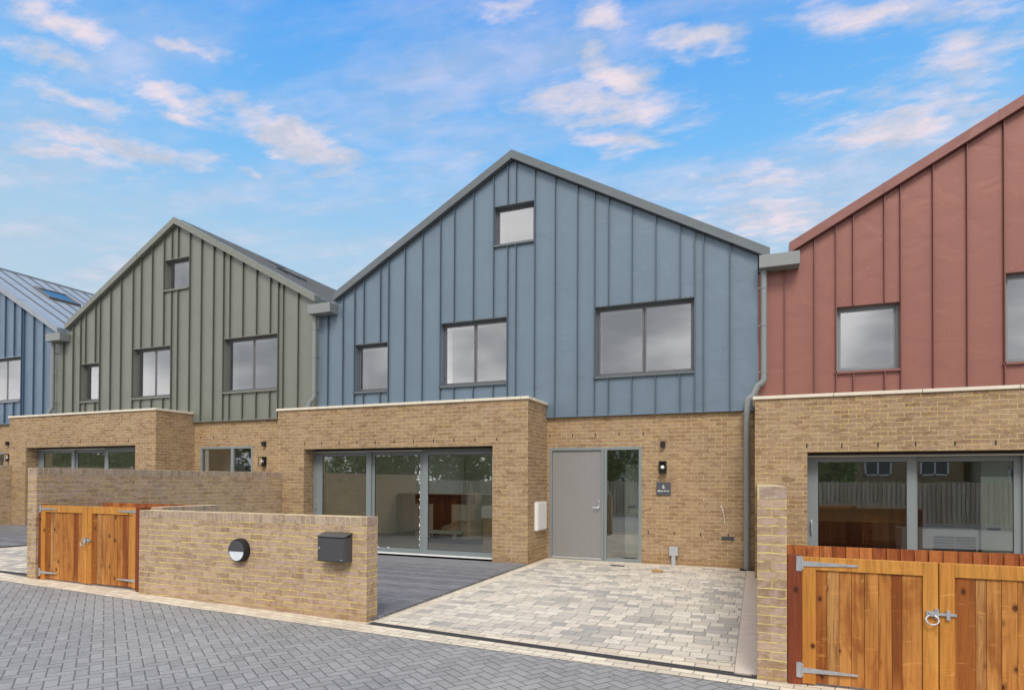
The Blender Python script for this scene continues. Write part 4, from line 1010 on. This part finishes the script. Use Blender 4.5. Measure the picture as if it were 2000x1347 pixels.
def tree(x, y, hgt, rad, seed, lab, zlow=1.2):
    random.seed(seed); t = thing('tree', (x, y, 0), lab, 'tree', 'trees behind the fence')
    tk = MB().tube([(x, y, 0), (x+.1, y, hgt*.3), (x-.05, y+.1, hgt*.62), (x, y, hgt*.85)], [.2, .15, .09, .03], 10)
    for k in range(7):
        a = k*2.4; z = hgt*(.25+.08*k); tk.tube([(x, y, z), (x+math.cos(a)*rad*.5, y+math.sin(a)*rad*.5, z+.5), (x+math.cos(a)*rad*.8, y+math.sin(a)*rad*.8, z+.9)], [.06, .04, .015], 6)
    tk.build('trunk', 'bark', t, smooth=True)
    cr = MB(); cl = []
    for k in range(85):
        a = random.uniform(0, 6.28); rr = rad*math.sqrt(random.random()); z = random.uniform(zlow, hgt)
        sc_ = 1-abs((z-zlow)/(hgt-zlow)-.45)*1.1; cl.append((x+math.cos(a)*rr*max(.3, sc_), y+math.sin(a)*rr*max(.3, sc_), z, random.uniform(.35, .8)))
    for cx, cy, cz, r in cl:
        for _ in range(80):
            dv = Vector((random.gauss(0, 1), random.gauss(0, 1), random.gauss(0, .8))).normalized()*r*random.uniform(.5, 1)
            c = Vector((cx, cy, cz))+dv; s = random.uniform(.08, .15)
            a = Vector((random.uniform(-1, 1), random.uniform(-1, 1), random.uniform(-.6, .6))).normalized()*s; b = a.orthogonal().normalized()*s*.6
            cr.quad(c-a, c-b, c+a, c+b)
    cr.build('crown', 'leaf', t)
    return t
proto = []
for i, (x, y, hg, rd, lab) in enumerate([(-12.0, -6.8, 5.0, 2.1, 'bushy green tree across the lane, nearest to the fence'), (-8.6, -8, 5.6, 2.4, 'broad green tree across the lane before the white house'),
        (-4.9, -7.2, 4.6, 1.8, 'small green tree across the lane, mirrored in the front door sidelight'), (-1.6, -7.0, 4.3, 1.7, 'rounded green tree across the lane opposite the grey front door'), (2.6, -6.8, 3.3, 1.5, 'lowest green tree across the lane beside the red brick house')]):
    proto.append(tree(x, y, hg, rd, 40+i, lab))
for i in range(12):
    src = proto[i % 2]; o = src.copy(); COL.objects.link(o)
    o.location = (-15.6-3.5*i, -7.4-(i % 3)*.5, (.3, .8, 0)[i % 3]); o.rotation_euler = (0, 0, 1.3*i)
    o['label'] = ['first', 'second', 'third', 'fourth', 'fifth', 'sixth', 'seventh', 'eighth', 'ninth', 'tenth', 'eleventh', 'twelfth'][i]+' tree behind the long board fence, counted from the white house'
    for ch in list(src.children):
        c = ch.copy(); COL.objects.link(c); c.parent = o
def backhouse(x0, x1, y, wallm, label, z1, wins, chim):
    h = thing('detached_house', ((x0+x1)/2, y, 0), label, 'house')
    MB().box(x0, y-7, -.05, x1, y, z1).build('wall', wallm, h)
    MB().prism([(x0-.4, z1+.001), (x1+.4, z1+.001), (x1-2, z1+2.4), (x0+2, z1+2.4)], y-7.4, y+.45).build('roof', 'tile', h)
    for a, b, c, d_ in wins:
        f = MB().box(a, y, b, a+.08, y+.05, d_).box(c-.08, y, b, c, y+.05, d_).box(a, y, d_-.08, c, y+.05, d_).box(a, y, b, c, y+.05, b+.08).box((a+c)/2-.04, y, b, (a+c)/2+.04, y+.05, d_).build('window', 'white', h)
        MB().box(a+.05, y+.005, b+.05, c-.05, y+.02, d_-.05).build('pane', 'sign', f)
backhouse(4.0, 9.2, -11.5, 'brick', 'red brick house across the lane with a white window', 4.0, [(5.0, 2.0, 6.2, 2.8), (7.4, 2.0, 8.6, 2.8)], 0)
backhouse(9.6, 17, -10.5, 'creamr', 'cream rendered house across the lane beside the brick one', 2.9, [(10.6, 1.6, 11.2, 2.4)], 0)
backhouse(-9.5, -6.8, -17, 'render', 'white rendered house glimpsed between the trees across the lane', 6, [(-9, 3, -8, 4.4), (-7.9, 3.6, -7.2, 4.6)], 0)
